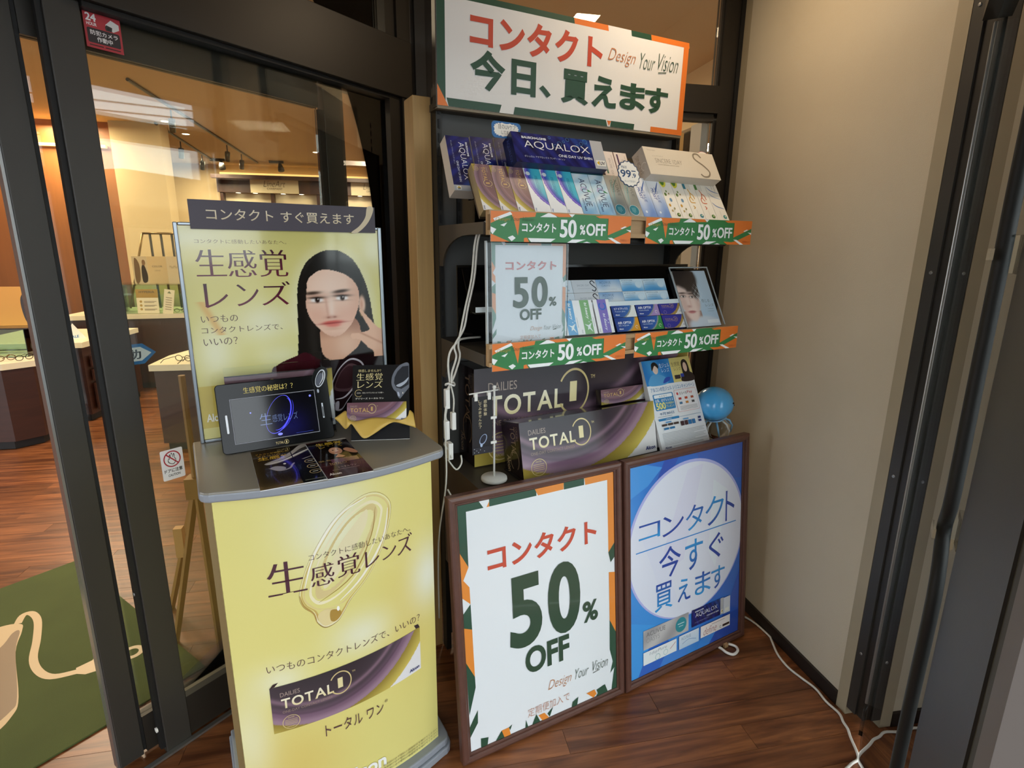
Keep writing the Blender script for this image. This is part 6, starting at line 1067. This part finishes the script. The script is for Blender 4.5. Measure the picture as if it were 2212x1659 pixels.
# ================================================================ OUTSIDE, seen in the door glass and through the back window
struct('ground', MB().box(-40, -60, -.12, 60, -.25, -.07), mat('asphalt', '#77787a', .9))
struct('ground_side', MB().box(3.3, -.2, -.12, 60, 40, -.07), mat('asphalt'))
def building(label, cat, x, y, rz, parts):
    t = thing('building', label, cat, (x, y, -.07), (0, 0, rz))
    for nm, q, m in parts: part(nm, MB().box(*q), m, t)
mwb = mat('white_render', '#d9dce0', .8); mrd = mat('red_panel', '#b04848', .7); mtn = mat('tan_render', '#8f7f62', .8); mdk = mat('dark_shopfront', '#4a4640', .6)
building('white shop building with dark ground floor across the street', 'building', 13.2, 1.6, rad(-67), [('wall', (-3.0, 0, 1.9, 1.2, 3, 2.95), mwb), ('shopfront', (-3.0, .05, 0, 1.2, 2.9, 1.9), mdk), ('roof_edge', (-3.1, -.1, 2.95, 1.3, 3, 3.05), mwb)])
building('tan building between the white shop and the red fronted shop', 'building', 10.95, -4.0, rad(-67), [('wall', (-.55, 0, 0, .6, 3, 3.1), mtn)])
building('low shop with red fascia over white panels across the street', 'building', 9.6, -7.6, rad(-67), [('wall', (-2.4, 0, 0, .55, 3, 2.6), mwb), ('fascia', (-2.4, -.05, 2.6, .55, 3, 3.05), mrd), ('roof_edge', (-2.4, 0, 3.05, .55, 3, 3.3), mwb)])
for i in range(5): tag(part('power_line', MB().tube([(6, -9, 3.6 + i * .16), (9, -4.5, 3.35 + i * .17), (11, 2, 3.5 + i * .1)], .012, 5), M_BLACK), 'thin black overhead power line across the street', 'power line', 'overhead power lines')
# bright street side beyond the back window
struct('wall_side', MB().box(2.30, 2.6, 0, 2.42, 10.8, .9), M_SHOPWALL)
struct('wall_side_top', MB().box(2.30, 2.6, 2.45, 2.42, 10.8, 2.95), M_SHOPWALL)
for i in range(6):
    y = 3.05 + i * 1.1; ww = bpy.data.objects.new('window_%d' % (i + 2), None); COL.objects.link(ww); ww['kind'] = 'structure'
    part('mullion', MB().box(2.28, y, .9, 2.44, y + .16, 2.45), mat('grey_window_frame', '#8d8478', .5), ww); part('transom_bar', MB().box(2.30, y + .16, 2.0, 2.42, y + 1.1, 2.08), mat('grey_window_frame'), ww); part('glass_pane', MB().box(2.355, y + .16, .9, 2.361, y + 1.1, 2.45), M_GLASS, ww)
def car(label, x, y, rz, col):
    t = thing('parked_car', label, 'car', (x, y, -.07), (0, 0, rz)); mc = mat('car_' + col, col, .25, coat=.5)
    part('body', MB().prism([(-2, .35), (-2.05, .75), (-1.7, .95), (-1.1, 1.0), (-.6, 1.5), (1.2, 1.52), (1.9, 1.0), (2.05, .8), (2, .35)], -.85, .85, 'y'), mc, t, bevel=.06); part('side_glass', MB().prism([(-.95, 1.02), (-.5, 1.43), (1.1, 1.45), (1.6, 1.02)], -.87, .87, 'y'), mat('car_glass', '#2a3238', .1), t)
    for sx in (-1.3, 1.25):
        for sy in (-.8, .8): part('wheel', MB().tube([(sx, sy - .1, .31), (sx, sy + .1, .31)], .31, 18), M_BLACK, t)
car('white car parked beyond the shop windows, farther one', 8.2, 13.6, 1.2, '#e4e6e8'); car('silver car parked beyond the shop windows, nearer one', 6.4, 9.6, 1.2, '#b4bcc4')

tag(part('recessed_ceiling_lamp', MB().lathe([(0.09, 0.0), (0.09, 0.006), (0.07, 0.006), (0.07, 0.0)], k=24), M_WHITETOP, loc=(0.95, 1.72, 2.6135)), 'added lamp ring around the unseen fill light in the vestibule ceiling', 'ceiling lamp')  # ring added out of view to dress the vestibule fill lamp
